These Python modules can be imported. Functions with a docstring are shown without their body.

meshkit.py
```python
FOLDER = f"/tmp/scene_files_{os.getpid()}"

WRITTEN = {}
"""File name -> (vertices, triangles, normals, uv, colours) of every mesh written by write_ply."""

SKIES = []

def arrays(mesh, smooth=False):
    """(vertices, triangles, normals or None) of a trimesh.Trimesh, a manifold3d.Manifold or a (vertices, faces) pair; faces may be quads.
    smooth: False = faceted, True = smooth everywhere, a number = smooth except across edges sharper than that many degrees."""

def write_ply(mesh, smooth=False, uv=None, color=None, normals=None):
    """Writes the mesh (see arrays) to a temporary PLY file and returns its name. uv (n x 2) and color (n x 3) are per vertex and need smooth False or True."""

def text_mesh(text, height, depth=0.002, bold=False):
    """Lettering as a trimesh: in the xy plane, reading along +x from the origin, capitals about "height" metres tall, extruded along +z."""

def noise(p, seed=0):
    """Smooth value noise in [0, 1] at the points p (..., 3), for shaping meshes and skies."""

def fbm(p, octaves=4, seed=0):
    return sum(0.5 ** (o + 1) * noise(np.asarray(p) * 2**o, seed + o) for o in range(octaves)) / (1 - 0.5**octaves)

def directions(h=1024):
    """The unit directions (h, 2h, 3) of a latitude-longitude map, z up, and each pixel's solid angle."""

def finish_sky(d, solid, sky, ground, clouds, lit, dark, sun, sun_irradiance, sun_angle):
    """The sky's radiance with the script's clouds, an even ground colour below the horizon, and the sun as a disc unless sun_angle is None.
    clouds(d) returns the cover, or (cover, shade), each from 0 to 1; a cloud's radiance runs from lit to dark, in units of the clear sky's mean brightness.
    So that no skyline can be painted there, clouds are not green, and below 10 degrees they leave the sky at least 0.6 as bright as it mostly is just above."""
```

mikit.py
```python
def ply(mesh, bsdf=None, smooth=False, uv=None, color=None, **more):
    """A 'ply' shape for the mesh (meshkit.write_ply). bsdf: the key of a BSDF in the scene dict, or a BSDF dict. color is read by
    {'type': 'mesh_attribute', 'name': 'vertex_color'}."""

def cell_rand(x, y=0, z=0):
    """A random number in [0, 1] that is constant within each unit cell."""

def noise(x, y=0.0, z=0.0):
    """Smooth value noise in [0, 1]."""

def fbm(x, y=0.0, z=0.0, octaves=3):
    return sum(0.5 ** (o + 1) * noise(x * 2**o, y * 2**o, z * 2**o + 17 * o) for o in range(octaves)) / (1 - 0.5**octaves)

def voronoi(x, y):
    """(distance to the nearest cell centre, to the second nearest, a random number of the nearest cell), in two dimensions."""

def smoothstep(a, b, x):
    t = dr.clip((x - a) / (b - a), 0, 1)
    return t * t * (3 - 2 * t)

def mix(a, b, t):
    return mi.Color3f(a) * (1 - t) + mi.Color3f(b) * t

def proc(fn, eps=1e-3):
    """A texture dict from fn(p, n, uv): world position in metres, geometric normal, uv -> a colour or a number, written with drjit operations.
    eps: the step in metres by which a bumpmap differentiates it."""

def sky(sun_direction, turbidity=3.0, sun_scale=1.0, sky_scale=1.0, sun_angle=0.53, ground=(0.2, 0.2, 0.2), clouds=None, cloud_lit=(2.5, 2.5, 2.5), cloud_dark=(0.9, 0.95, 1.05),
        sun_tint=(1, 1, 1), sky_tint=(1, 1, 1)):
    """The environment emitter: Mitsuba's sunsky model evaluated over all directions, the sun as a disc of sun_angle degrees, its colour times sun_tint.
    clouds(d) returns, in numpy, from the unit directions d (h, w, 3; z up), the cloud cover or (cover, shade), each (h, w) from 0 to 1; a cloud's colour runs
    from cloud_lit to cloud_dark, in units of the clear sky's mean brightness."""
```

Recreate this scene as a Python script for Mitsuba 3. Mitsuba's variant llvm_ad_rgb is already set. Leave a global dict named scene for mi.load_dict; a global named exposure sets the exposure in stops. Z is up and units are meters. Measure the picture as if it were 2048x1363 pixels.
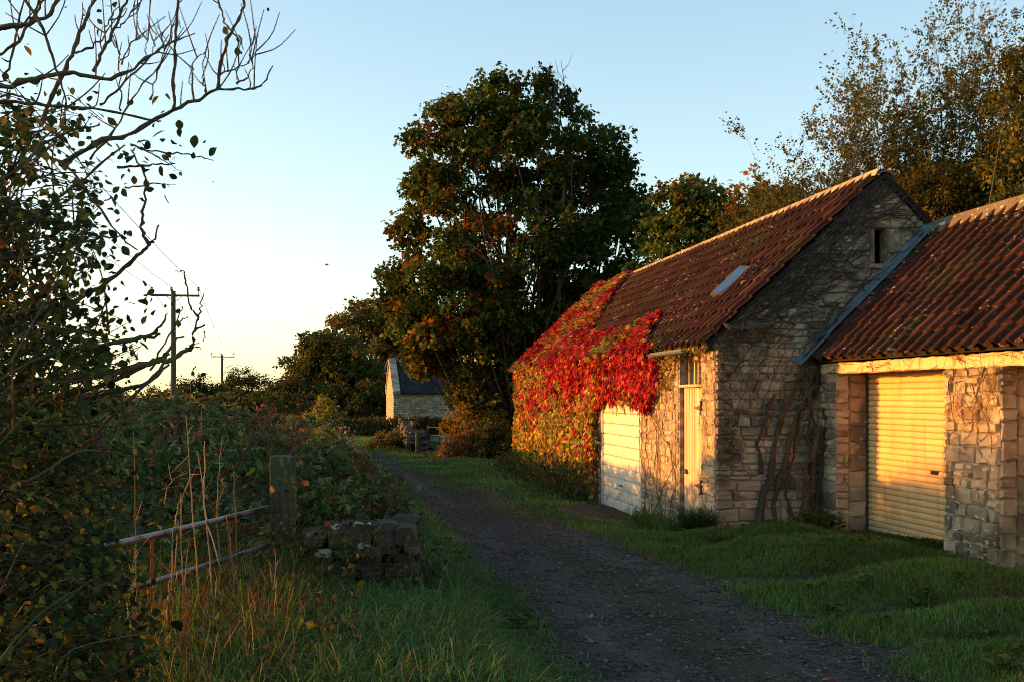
import math
import numpy as np
import drjit as dr
import mitsuba as mi
import shapely.geometry as sg
import trimesh
import mikit
import meshkit
from mikit import proc, noise, fbm, voronoi, cell_rand, smoothstep, mix

T = mi.ScalarTransform4f
scene, labels = {}, {}

# ---------------------------------------------------------------- camera, sky, exposure
# x: across the lane, y: along the lane (away), z: up; eye 2.1 m above the barn floor
FOC, YAW = 1900.0, math.atan(350 / 1900.0)
FWD = np.array([math.sin(YAW), math.cos(YAW), 0.0])
RGT = np.array([math.cos(YAW), -math.sin(YAW), 0.0])
EYE = np.array([0.0, 0.0, 2.1])
scene['camera'] = {
    'type': 'perspective', 'fov': 2 * math.degrees(math.atan(1024 / FOC)), 'fov_axis': 'x',
    'near_clip': 0.05, 'far_clip': 3000.0,
    'principal_point_offset_x': 0.0, 'principal_point_offset_y': -(793 - 681.5) / 1363,
    'to_world': T().look_at(origin=EYE.tolist(), target=(EYE + FWD).tolist(), up=[0, 0, 1])}
SUN_EL = math.radians(6.0)
SUN = (-0.945 * math.cos(SUN_EL), 0.326 * math.cos(SUN_EL), math.sin(SUN_EL))
scene['sky'] = mikit.sky(SUN, turbidity=2.6, sun_scale=1.7, sky_scale=2.25, sun_angle=0.8, ground=(0.12, 0.11, 0.09), sky_tint=(.97, 1.03, 1.09), sun_tint=(1.22, .90, .56))
exposure = 2.95


def at(px, py, d):
    """A point d metres ahead of the camera, measured off the photograph."""
    return EYE + d * (FWD + RGT * (px - 1024) / FOC + np.array([0, 0, (793 - py) / FOC]))


# ---------------------------------------------------------------- materials
def c3(r, g, b):
    return {'type': 'rgb', 'value': [r, g, b]}


def two(b):
    return {'type': 'twosided', 'b': b}


def bumped(b, fn, scale, eps=2e-3):
    return {'type': 'bumpmap', 'tex': proc(fn, eps=eps), 'scale': scale, 'b': b}


def stone_col(p, n, uv):
    r, g = uv.x, uv.y
    r2 = dr.abs(uv.x * 7.31 - dr.floor(uv.x * 7.31))
    base = mix((.25, .20, .14), (.44, .36, .24), r)
    base = mix(base, mi.Color3f(.33, .19, .11), .55 * smoothstep(.72, .95, r2))
    a = fbm(p.x * 7, p.y * 7, p.z * 7, 3)
    base = base * (.72 + .56 * a)
    grime = smoothstep(.50, .70, fbm(p.x * 2.1 + 5, p.y * 2.1, p.z * 2.1, 3) + .42 * (g - .28))
    base = mix(base, base * mi.Color3f(.30, .30, .29), grime * .85)
    lich = smoothstep(.66, .73, fbm(p.x * 17, p.y * 17, p.z * 17 + 4, 2)) * (.25 + .75 * g)
    return mix(base, mi.Color3f(.52, .50, .43), lich * .8)


def stone_h(p, n, uv):
    return fbm(p.x * 45, p.y * 45, p.z * 45, 3) + .8 * noise(p.x * 14, p.y * 14, p.z * 22)


def mortar_col(p, n, uv):
    a = fbm(p.x * 11, p.y * 11, p.z * 11, 3)
    return mix((.14, .115, .085), (.36, .30, .21), smoothstep(.3, .75, a))


def tile_col(p, n, uv):
    r2 = dr.abs(uv.x * 5.77 - dr.floor(uv.x * 5.77))
    base = mix((.031, .0135, .0095), (.050, .0195, .0125), uv.x)
    base = mix(base, mi.Color3f(.085, .031, .018), smoothstep(.88, .97, r2))
    a = fbm(p.x * 6, p.y * 6, p.z * 6, 3)
    base = base * (.6 + .8 * a)
    moss = smoothstep(.56, .70, fbm(p.x * 1.7 + 3, p.y * 1.7, p.z * 1.7, 3) + .1 * noise(p.x * 30, p.y * 30, p.z * 30))
    base = mix(base, mi.Color3f(.040, .036, .012), moss * .5)
    soot = smoothstep(.55, .8, fbm(p.x * 3 + 31, p.y * 3, p.z * 3, 2))
    base = mix(base, base * .55, soot)
    lich = smoothstep(.76, .81, noise(p.x * 30, p.y * 30, p.z * 30)) * smoothstep(.45, .7, noise(p.x * 2.3, p.y * 2.3, p.z * 2.3 + 9))
    return mix(base, mi.Color3f(.30, .25, .18), lich * .6)


def tile_h(p, n, uv):
    return fbm(p.x * 60, p.y * 60, p.z * 60, 2)


def wood_col(p, n, uv):
    g = fbm(p.x * 90 + uv.x * 40, p.y * 90, p.z * 2.2 + uv.x * 9, 3)
    base = mix((.42, .31, .18), (.62, .48, .31), g) * (.85 + .3 * uv.x)
    worn = smoothstep(.52, .75, fbm(p.x * 50 + uv.x * 17, p.y * 50, p.z * 1.3, 3))
    base = mix(base, mi.Color3f(.30, .20, .11), worn * .7)
    damp = smoothstep(.75, .15, p.z + .35 * noise(p.y * 30, p.z * 3))
    return mix(base, mi.Color3f(.25, .21, .16), damp * .8 * uv.y)


def wood_h(p, n, uv):
    return fbm(p.x * 110 + uv.x * 40, p.y * 110, p.z * 3, 3)


def cream_col(p, n, uv):
    base = mi.Color3f(.62, .42, .20)
    a = fbm(p.x * 3, p.y * 5, p.z * 1.5, 3)
    base = base * (.86 + .26 * a) * (.93 + .14 * uv.x)
    streak = smoothstep(.55, .75, fbm(p.x * 2, p.y * 22, p.z * 1.2 + 7, 3))
    base = mix(base, base * mi.Color3f(.66, .60, .52), streak * .6)
    low = smoothstep(.45, .0, p.z - .3 * uv.y + .25 * noise(p.y * 5, p.z * 8))
    base = mix(base, mi.Color3f(.27, .24, .17), low * .5)
    rust = smoothstep(.66, .8, fbm(p.x * 2 + 3, p.y * 30, p.z * 1.6, 3)) * smoothstep(1.3, .3, p.z)
    return mix(base, mi.Color3f(.30, .15, .06), rust * .5)


def pale_col(p, n, uv):
    base = mi.Color3f(.60, .55, .46)
    base = base * (.84 + .3 * fbm(p.x * 4, p.y * 6, p.z * 3, 3))
    mott = smoothstep(.60, .72, fbm(p.x * 60, p.y * 60, p.z * 60, 2))
    base = mix(base, mi.Color3f(.36, .24, .12), mott * .5)
    mold = smoothstep(.5, .7, fbm(p.x * 9, p.y * 9, p.z * 9 + 3, 3)) * smoothstep(.75, .1, p.z)
    return mix(base, mi.Color3f(.22, .22, .18), mold * .7)


def bark_col(p, n, uv):
    a = fbm(p.x * 22, p.y * 22, p.z * 7, 3)
    base = mix((.030, .022, .016), (.11, .078, .050), a) * (.7 + .6 * uv.x)
    moss = smoothstep(.45, .65, fbm(p.x * 6, p.y * 6, p.z * 6 + 2, 3) + .25 * n.z) * uv.y
    return mix(base, mi.Color3f(.075, .085, .022), moss)


def bark_h(p, n, uv):
    return fbm(p.x * 70, p.y * 70, p.z * 24, 3)


def ground_col(p, n, uv):
    a = fbm(p.x * 1.3, p.y * 1.3, 0, 3)
    b = fbm(p.x * 14, p.y * 14, 0, 3)
    base = mix((.042, .072, .020), (.075, .115, .036), a)
    return mix(base, mi.Color3f(.060, .045, .030), smoothstep(.45, .7, b)) * (.7 + .6 * b)


def lane_col(p, n, uv):
    a = fbm(p.x * 2.6, p.y * .35, 3, 3)
    b = fbm(p.x * 26, p.y * 26, 0, 2)
    d1, d2, c = voronoi(p.x * 44, p.y * 44)
    base = mix((.036, .032, .028), (.062, .056, .048), a)
    base = base * (.55 + .9 * b) * (.75 + .5 * c)
    base = base * (.55 + .45 * smoothstep(.0, .14, d2 - d1))
    weed = smoothstep(.56, .70, fbm(p.x * 1.9 + 7, p.y * .8, 5, 3) + .12 * (noise(p.x * 40, p.y * 40) - .5))
    base = mix(base, mi.Color3f(.030, .040, .014), weed * .6)
    fines = smoothstep(.55, .75, fbm(p.x * 3.1 + 19, p.y * .5, 1, 3))
    base = mix(base, mi.Color3f(.085, .070, .052), fines * .45)
    wob = .05 * (noise(p.x * .6 + 3, p.y * .35) - .5)
    rut = dr.exp(-dr.square((uv.x - .25 + wob) / .085)) + dr.exp(-dr.square((uv.x - .76 + wob) / .085))
    base = mix(base, mi.Color3f(.10, .088, .070) * (.6 + .8 * b), rut * .55 * smoothstep(.25, .6, fbm(p.x * 1.1, p.y * .6 + 9, 2, 3)))
    mid = dr.exp(-dr.square((uv.x - .5) / .14)) * smoothstep(.42, .62, fbm(p.x * 2.4, p.y * 1.1 + 4, 7, 3))
    return mix(base, mi.Color3f(.038, .050, .018), mid * .55)


def lane_h(p, n, uv):
    d1, d2, c = voronoi(p.x * 44, p.y * 44)
    return smoothstep(.0, .35, d2 - d1) * (.4 + .6 * c) + .5 * fbm(p.x * 70, p.y * 70, 0, 2)


def far_stone_col(p, n, uv):
    row = dr.floor(p.z / .095 + .25 * noise(p.x * 2, p.y * 2))
    along = (p.x + p.y) / (.22 + .2 * cell_rand(row, 3)) + cell_rand(row, 1) * 9
    c = cell_rand(dr.floor(along), row, 5)
    fz = p.z / .095 + .25 * noise(p.x * 2, p.y * 2) - row
    fx = along - dr.floor(along)
    joint = dr.minimum(dr.minimum(fz, 1 - fz) * 2.2, dr.minimum(fx, 1 - fx) * 4)
    base = mix((.20, .165, .12), (.46, .39, .28), c) * (.75 + .5 * fbm(p.x * 1.2, p.y * 1.2, p.z * 2.0, 3))
    return base * (.45 + .55 * smoothstep(.0, .4, joint))


def far_stone_h(p, n, uv):
    row = dr.floor(p.z / .095 + .25 * noise(p.x * 2, p.y * 2))
    along = (p.x + p.y) / (.22 + .2 * cell_rand(row, 3)) + cell_rand(row, 1) * 9
    fz = p.z / .095 + .25 * noise(p.x * 2, p.y * 2) - row
    fx = along - dr.floor(along)
    return smoothstep(.0, .35, dr.minimum(dr.minimum(fz, 1 - fz) * 2.2, dr.minimum(fx, 1 - fx) * 4)) * (.5 + .5 * cell_rand(dr.floor(along), row, 5))


def slate_col(p, n, uv):
    row = dr.floor(p.z / .16)
    along = p.x / .25 + .5 * (row - 2 * dr.floor(row / 2))
    c = cell_rand(dr.floor(along), row, 2)
    fz = p.z / .16 - row
    return mi.Color3f(.019, .021, .026) * (.65 + .6 * c) * (.5 + .5 * smoothstep(.0, .18, fz))


def metal_col(p, n, uv):
    a = fbm(p.x * 9, p.y * 9, p.z * 9, 3)
    return mix((.20, .205, .22), (.075, .045, .03), smoothstep(.45, .75, a))


def lead_col(p, n, uv):
    a = fbm(p.x * 6, p.y * 6, p.z * 6, 3)
    return mi.Color3f(.075, .115, .145) * (.65 + .7 * a)


def post_col(p, n, uv):
    g = fbm(p.x * 60, p.y * 60, p.z * 3, 3)
    base = mix((.030, .026, .019), (.085, .075, .055), g)
    alg = smoothstep(.40, .62, fbm(p.x * 9, p.y * 9, p.z * 2.5, 3))
    base = mix(base, mi.Color3f(.060, .075, .030), alg * .7)
    return mix(base, mi.Color3f(.17, .18, .13), smoothstep(.64, .70, fbm(p.x * 34, p.y * 34, p.z * 20, 2)) * .5)


def dry_col(p, n, uv):
    d = fbm(p.x * 8, p.y * 8, p.z * 8, 3)
    base = mix((.028, .024, .018), (.10, .084, .060), d) * (.6 + .8 * uv.x)
    lich = smoothstep(.52, .56, fbm(p.x * 7 + uv.x * 5, p.y * 7, p.z * 7 + 1, 2)) * uv.y
    return mix(base, mi.Color3f(.36, .39, .33), lich)


def pr(col, rough=.85, spec=.3, **k):
    return {'type': 'principled', 'base_color': proc(col) if callable(col) else c3(*col), 'roughness': rough, 'specular': spec, **k}


vcol = {'type': 'mesh_attribute', 'name': 'vertex_color'}
scene['m_stone'] = two(bumped(pr(stone_col, .92), stone_h, .020))
scene['m_mortar'] = two(bumped(pr(mortar_col, .95), stone_h, .012))
scene['m_tile'] = two(bumped(pr(tile_col, .85, .12), tile_h, .006))
scene['m_wood'] = two(bumped(pr(wood_col, .8), wood_h, .004))
scene['m_cream'] = two(pr(cream_col, .5, .4))
scene['m_pale'] = two(pr(pale_col, .55, .4))
scene['m_bark'] = two(bumped(pr(bark_col, .9), bark_h, .012))
scene['m_ground'] = two(pr(ground_col, .95))
scene['m_lane'] = two(bumped(pr(lane_col, .9), lane_h, .012))
scene['m_far_stone'] = two(bumped(pr(far_stone_col, .95), far_stone_h, .02))
scene['m_slate'] = two(pr(slate_col, .95, .08))
scene['m_gate'] = two(pr(metal_col, .27, .5, metallic=.8))
scene['m_lead'] = two(pr(lead_col, .55, .5))
scene['m_post'] = two(bumped(pr(post_col, .9), wood_h, .008))
scene['m_dry_stone'] = two(bumped(pr(dry_col, .95), stone_h, .016))
scene['m_leaf'] = {'type': 'principledthin', 'base_color': vcol, 'roughness': .55, 'spec_trans': 0.0, 'diff_trans': .9}
scene['m_gloss_leaf'] = {'type': 'principledthin', 'base_color': vcol, 'roughness': .32, 'spec_trans': 0.0, 'diff_trans': .7}
scene['m_creeper'] = {'type': 'principledthin', 'base_color': vcol, 'roughness': .42, 'spec_trans': 0.0, 'diff_trans': .45}
scene['m_plain'] = two({'type': 'principled', 'base_color': vcol, 'roughness': .8, 'specular': .3})
scene['m_dark'] = two(pr((.012, .011, .010), .9))
scene['m_black'] = two(pr((.02, .02, .02), .4))
scene['m_rust'] = two(pr((.20, .055, .022), .8))
scene['m_iron'] = two(pr((.05, .045, .04), .6))
scene['m_glass'] = two(pr((.03, .035, .04), .06, .6))
scene['m_sky_glass'] = two(pr((.13, .22, .28), .05, .6, metallic=.9))


# ---------------------------------------------------------------- builders
def numbered(name):
    if name not in scene and name not in labels:
        return name
    k = 1
    while f'{name}_{k:03d}' in scene or f'{name}_{k:03d}' in labels:
        k += 1
    return f'{name}_{k:03d}'


COUNT = {}


def piece_key(name):
    """numbered(), fast, for long runs of parts."""
    k = COUNT.get(name, 0)
    COUNT[name] = k + 1
    return name if k == 0 else f'{name}_{k:03d}'


def tag(key, label=None, cat=None, group=None, kind=None):
    d = {}
    for a, b in (('label', label), ('category', cat), ('group', group), ('kind', kind)):
        if b:
            d[a] = b
    labels[key] = {**labels.get(key, {}), **d}
    return key


def thing(name, label, cat, group=None):
    return tag(numbered(name), label, cat, group)


class MB:
    """Gathers pieces of one mesh."""

    def __init__(s):
        s.v, s.f, s.c, s.n = [], [], [], 0

    def add(s, v, f, c=None):
        v = np.asarray(v, float)
        s.v.append(v)
        s.f.append(np.asarray(f, int) + s.n)
        if c is not None:
            s.c.append(np.broadcast_to(np.asarray(c, float), (len(v), 3)))
        s.n += len(v)

    def mesh(s):
        return np.vstack(s.v), np.vstack(s.f)

    def put(s, key, bsdf, smooth=False, uv=None):
        v, f = s.mesh()
        put(key, v, f, bsdf, smooth, color=np.vstack(s.c) if s.c else None, uv=uv)


UV_BSDFS = ('m_stone', 'm_tile', 'm_wood', 'm_bark', 'm_dry_stone', 'm_cream', 'm_mortar', 'm_lane')


def put(key, v, f, bsdf, smooth=False, color=None, uv=None):
    f = np.asarray(f, int)
    if f.shape[1] == 4:
        f = np.vstack([f[:, [0, 1, 2]], f[:, [0, 2, 3]]])
    if uv is None and bsdf in UV_BSDFS:
        uv = (.5, .3)
    if uv is not None:
        uv = np.broadcast_to(np.asarray(uv, float), (len(v), 2))
    if color is not None:
        color = np.broadcast_to(np.asarray(color, float), (len(v), 3))
    scene[key] = mikit.ply((np.asarray(v, float), f), bsdf, smooth=smooth, uv=uv, color=color)
    return key


BOXF = np.array([[0, 2, 3, 1], [4, 5, 7, 6], [0, 1, 5, 4], [2, 6, 7, 3], [0, 4, 6, 2], [1, 3, 7, 5]])


def box(x0, x1, y0, y1, z0, z1):
    v = np.array([[x, y, z] for x in (x0, x1) for y in (y0, y1) for z in (z0, z1)], float)
    f = np.vstack([BOXF[:, [0, 1, 2]], BOXF[:, [0, 2, 3]]])
    return v, f


def bevel_box(x0, x1, y0, y1, z0, z1, b):
    """A box with chamfered edges."""
    m = trimesh.convex.convex_hull(np.array([[x, y, z] for sx, x in ((1, x0), (-1, x1)) for sy, y in ((1, y0), (-1, y1)) for sz, z in ((1, z0), (-1, z1))
                                             for x, y, z in ((x + sx * b, y + sy * b, z), (x + sx * b, y, z + sz * b), (x, y + sy * b, z + sz * b))]))
    return np.array(m.vertices), np.array(m.faces)


def tube(pts, radii, sides=6, cap=True):
    p = np.asarray(pts, float)
    r = np.broadcast_to(np.asarray(radii, float), (len(p),))
    t = np.gradient(p, axis=0)
    t /= np.linalg.norm(t, axis=1, keepdims=True) + 1e-9
    ref = np.array([0, 0, 1.0]) if abs(t[len(t) // 2, 2]) < .9 else np.array([1.0, 0, 0])
    a = np.cross(t, ref)
    a /= np.linalg.norm(a, axis=1, keepdims=True) + 1e-9
    b = np.cross(t, a)
    ang = np.arange(sides) * 2 * np.pi / sides
    v = p[:, None] + r[:, None, None] * (np.cos(ang)[None, :, None] * a[:, None] + np.sin(ang)[None, :, None] * b[:, None])
    i, j = np.meshgrid(np.arange(len(p) - 1), np.arange(sides), indexing='ij')
    q = np.stack([i * sides + j, i * sides + (j + 1) % sides, (i + 1) * sides + (j + 1) % sides, (i + 1) * sides + j], -1).reshape(-1, 4)
    f = np.vstack([q[:, [0, 1, 2]], q[:, [0, 2, 3]]])
    v = v.reshape(-1, 3)
    if cap:
        n = len(v)
        v = np.vstack([v, p[:1], p[-1:]])
        k = np.arange(sides)
        e = (len(p) - 1) * sides
        f = np.vstack([f, np.stack([k * 0 + n, (k + 1) % sides, k], 1), np.stack([k * 0 + n + 1, e + k, e + (k + 1) % sides], 1)])
    return v, f


def curve(pts, n):
    """A smooth line through the points (Catmull-Rom), n points in all."""
    p = np.asarray(pts, float)
    if len(p) == 2:
        return p[0] + (p[1] - p[0]) * np.linspace(0, 1, n)[:, None]
    q = np.vstack([2 * p[0] - p[1], p, 2 * p[-1] - p[-2]])
    s = np.linspace(0, len(p) - 1 - 1e-9, n)
    i = s.astype(int)
    u = (s - i)[:, None]
    a, b, c, d = q[i], q[i + 1], q[i + 2], q[i + 3]
    return .5 * (2 * b + (c - a) * u + (2 * a - 5 * b + 4 * c - d) * u ** 2 + (3 * b - a - 3 * c + d) * u ** 3)


# leaf outlines: x across, y along (base at 0, tip at 1), z out of the leaf; triangles
LEAVES = {
    'rhomb': (np.array([[0, 0, 0], [-.34, .45, .07], [.34, .45, .07], [0, 1, -.08]]), np.array([[0, 2, 1], [1, 2, 3]])),
    'oval': (np.array([[0, 0, 0], [-.30, .28, .07], [0, .33, 0], [.30, .28, .07], [-.33, .58, .06], [0, .64, -.03], [.33, .58, .06], [0, 1, -.14]]),
             np.array([[0, 2, 1], [0, 3, 2], [1, 2, 5], [1, 5, 4], [2, 3, 6], [2, 6, 5], [4, 5, 7], [5, 6, 7]])),
    'blade': (np.array([[0, 0, 0], [-.17, .13, .05], [0, .15, 0], [.17, .13, .05], [-.30, .32, .07], [0, .34, -.01], [.30, .32, .07], [-.34, .52, .06], [0, .54, -.03], [.34, .52, .06],
                        [-.25, .73, .02], [0, .75, -.07], [.25, .73, .02], [-.10, .90, -.06], [.10, .90, -.06], [0, 1, -.13]]),
              np.array([[0, 2, 1], [0, 3, 2], [1, 2, 5], [1, 5, 4], [2, 3, 6], [2, 6, 5], [4, 5, 8], [4, 8, 7], [5, 6, 9], [5, 9, 8], [7, 8, 11], [7, 11, 10], [8, 9, 12], [8, 12, 11],
                        [10, 11, 13], [11, 12, 14], [13, 11, 15], [11, 14, 15]])),
    'lobed': (np.array([[0, .3, 0], [-.12, 0, 0], [.12, 0, 0], [-.62, .22, -.05], [-.2, .5, .03], [-.42, .86, -.08], [-.08, .66, .02],
                        [0, 1.05, -.1], [.08, .66, .02], [.42, .86, -.08], [.2, .5, .03], [.62, .22, -.05]]),
              np.array([[0, 1, 3], [0, 3, 4], [0, 4, 5], [0, 5, 6], [0, 6, 7], [0, 7, 8], [0, 8, 9], [0, 9, 10], [0, 10, 11], [0, 11, 2]])),
    'palm': (np.array([[0, .38, .04], [0, 0, 0], [-.62, .22, -.08], [-.24, .48, .0], [-.46, .88, -.1], [0, 1.05, -.12], [.46, .88, -.1], [.24, .48, 0], [.62, .22, -.08]]),
             np.array([[0, 1, 2], [0, 2, 3], [0, 3, 4], [0, 4, 5], [0, 5, 6], [0, 6, 7], [0, 7, 8], [0, 8, 1]])),
    'star': (np.array([[0, .35, .03], [-.6, .3, -.08], [-.38, .85, -.1], [0, 1.05, -.1], [.38, .85, -.1], [.6, .3, -.08],
                       [-.14, .12, 0], [-.22, .5, 0], [-.1, .62, 0], [.1, .62, 0], [.22, .5, 0], [.14, .12, 0]]),
             np.array([[0, 1, 6], [0, 7, 1], [0, 2, 7], [0, 8, 2], [0, 3, 8], [0, 9, 3], [0, 4, 9], [0, 10, 4], [0, 5, 10], [0, 11, 5]])[[0, 2, 4, 5, 6, 9]]),
    'hand': (np.array([[0, 0, 0], [-.15, .5, .06], [.15, .5, .06], [0, 1.1, -.10], [-.34, .34, .05], [-.16, .50, .02], [-.46, .92, -.12], [.34, .34, .05], [.16, .50, .02], [.46, .92, -.12]]),
             np.array([[0, 2, 1], [1, 2, 3], [0, 5, 4], [4, 5, 6], [0, 7, 8], [7, 9, 8]])),
    'trio': (np.array([[0, 0, 0], [-.18, .5, .05], [.18, .5, .05], [0, 1, -.1], [-.52, .30, .04], [-.34, .62, .0], [-.72, .74, -.12],
                       [.52, .30, .04], [.34, .62, 0], [.72, .74, -.12]]),
             np.array([[0, 2, 1], [1, 2, 3], [0, 5, 4], [4, 5, 6], [0, 7, 8], [7, 9, 8]])),
}


def unit(v):
    v = np.asarray(v, float)
    return v / (np.linalg.norm(v, axis=-1, keepdims=True) + 1e-9)


def leaf_batch(kind, pos, along, normal, size, color):
    """Vertices (n, k, 3), template faces and colours (n, k, 3) of n leaves."""
    tv, tf = LEAVES[kind]
    y = unit(along)
    z = normal - (normal * y).sum(-1, keepdims=True) * y
    z = unit(z)
    x = np.cross(y, z)
    s = np.broadcast_to(np.asarray(size, float), (len(pos),))[:, None, None]
    v = pos[:, None] + s * (tv[None, :, 0:1] * x[:, None] + tv[None, :, 1:2] * y[:, None] + tv[None, :, 2:3] * z[:, None])
    c = np.broadcast_to(np.asarray(color, float)[:, None], v.shape)
    return v, tf, c


def put_leaves(root, kind, pos, along, normal, size, color, bsdf, singles=0, part='leaf', mass='foliage', grade=None, glabel=None, smooth=False):
    """singles leaves become parts of their own (those with the smallest grade), the rest one stuff part."""
    v, tf, c = leaf_batch(kind, pos, along, normal, size, color)
    order = np.arange(len(pos)) if grade is None else np.argsort(grade)
    for i in order[:singles]:
        put(piece_key(f'{root}__{part}'), v[i], tf, bsdf, smooth, color=c[i])
    rest = order[singles:]
    if len(rest):
        k = v.shape[1]
        f = (tf[None] + (np.arange(len(rest)) * k)[:, None, None]).reshape(-1, 3)
        key = put(numbered(f'{root}__{mass}'), v[rest].reshape(-1, 3), f, bsdf, smooth, color=c[rest].reshape(-1, 3))
        tag(key, kind='stuff')


def sphere_dirs(n, rng):
    return unit(rng.normal(size=(n, 3)))


def pick(rng, pal, n, jit=.25, w=None):
    pal = np.asarray(pal, float)
    i = rng.choice(len(pal), n, p=w)
    return np.clip(pal[i] * (1 + jit * rng.normal(size=(n, 1))) * (1 + .08 * rng.normal(size=(n, 3))), .004, .9)


# ---------------------------------------------------------------- terrain
YB = np.array([-40, 8, 11, 12.5, 14, 16, 20.5, 45, 60, 120, 1500.])
ZB = np.array([.36, .35, .26, .16, .06, .01, 0, 0, -.05, -.2, -.5])
LY = np.array([-6, 5.7, 9, 12, 18, 24, 32, 40, 46.])
LX = np.array([1.5, 1.45, 1.45, 1.48, 1.52, 1.24, .98, .95, 1.0])
RY = np.array([-6, 5, 8, 10, 13, 17, 22, 29, 35, 40, 46.])
RX = np.array([3.4, 3.5, 3.62, 3.58, 3.88, 3.86, 3.70, 3.47, 3.3, 2.6, 1.7])


def smooth01(a, b, x):
    t = np.clip((x - a) / (b - a), 0, 1)
    return t * t * (3 - 2 * t)


def lane_edges(y):
    w = lambda s, k: .16 * (meshkit.noise(np.stack([y * 1.3, y * 0 + s, y * 0], -1), k) - .5) + .10 * (meshkit.noise(np.stack([y * 5, y * 0 + s, y * 0], -1), k) - .5)
    notch = .45 * np.exp(-((y - 8.42) / .16) ** 2) + .40 * np.exp(-((y - 6.9) / .15) ** 2) + .35 * np.exp(-((y - 5.85) / .15) ** 2)
    return np.interp(y, LY, LX) + w(0, 3), np.interp(y, RY, RX) + w(5, 8) * 1.6 + notch


def bumps(x, y):
    n = meshkit.noise(np.stack([x * 1.1, y * 1.1, x * 0], -1), 5) - .5
    b = .07 * n + .05 * (meshkit.noise(np.stack([x * 3.1, y * 3.1, x * 0], -1), 6) - .5)
    side = np.maximum(smooth01(3.55, 4.3, x), smooth01(1.5, .9, x))
    h = b * side
    # banks between the wheel tracks that run up to the garage
    g = smooth01(3.7, 4.7, x) * smooth01(12.7, 11.6, y) * smooth01(6.75, 5.7, x)
    bank = 1.0
    for yc, sl, w in ((5.85, .02, .30), (7.0, .10, .34), (8.52, .12, .36), (10.55, .10, .30)):
        bank = bank * (1 - (.95 if yc < 10 else .55) * np.exp(-((y - yc - sl * (x - 4.6) - .10 * np.sin(2.1 * x + yc)) / w) ** 2))
    h = h + .25 * g * bank - .09 * g
    h = h + .10 * smooth01(1.35, .8, x) * smooth01(40, 30, y)      # verge rising to the wall on the left
    return h


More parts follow.
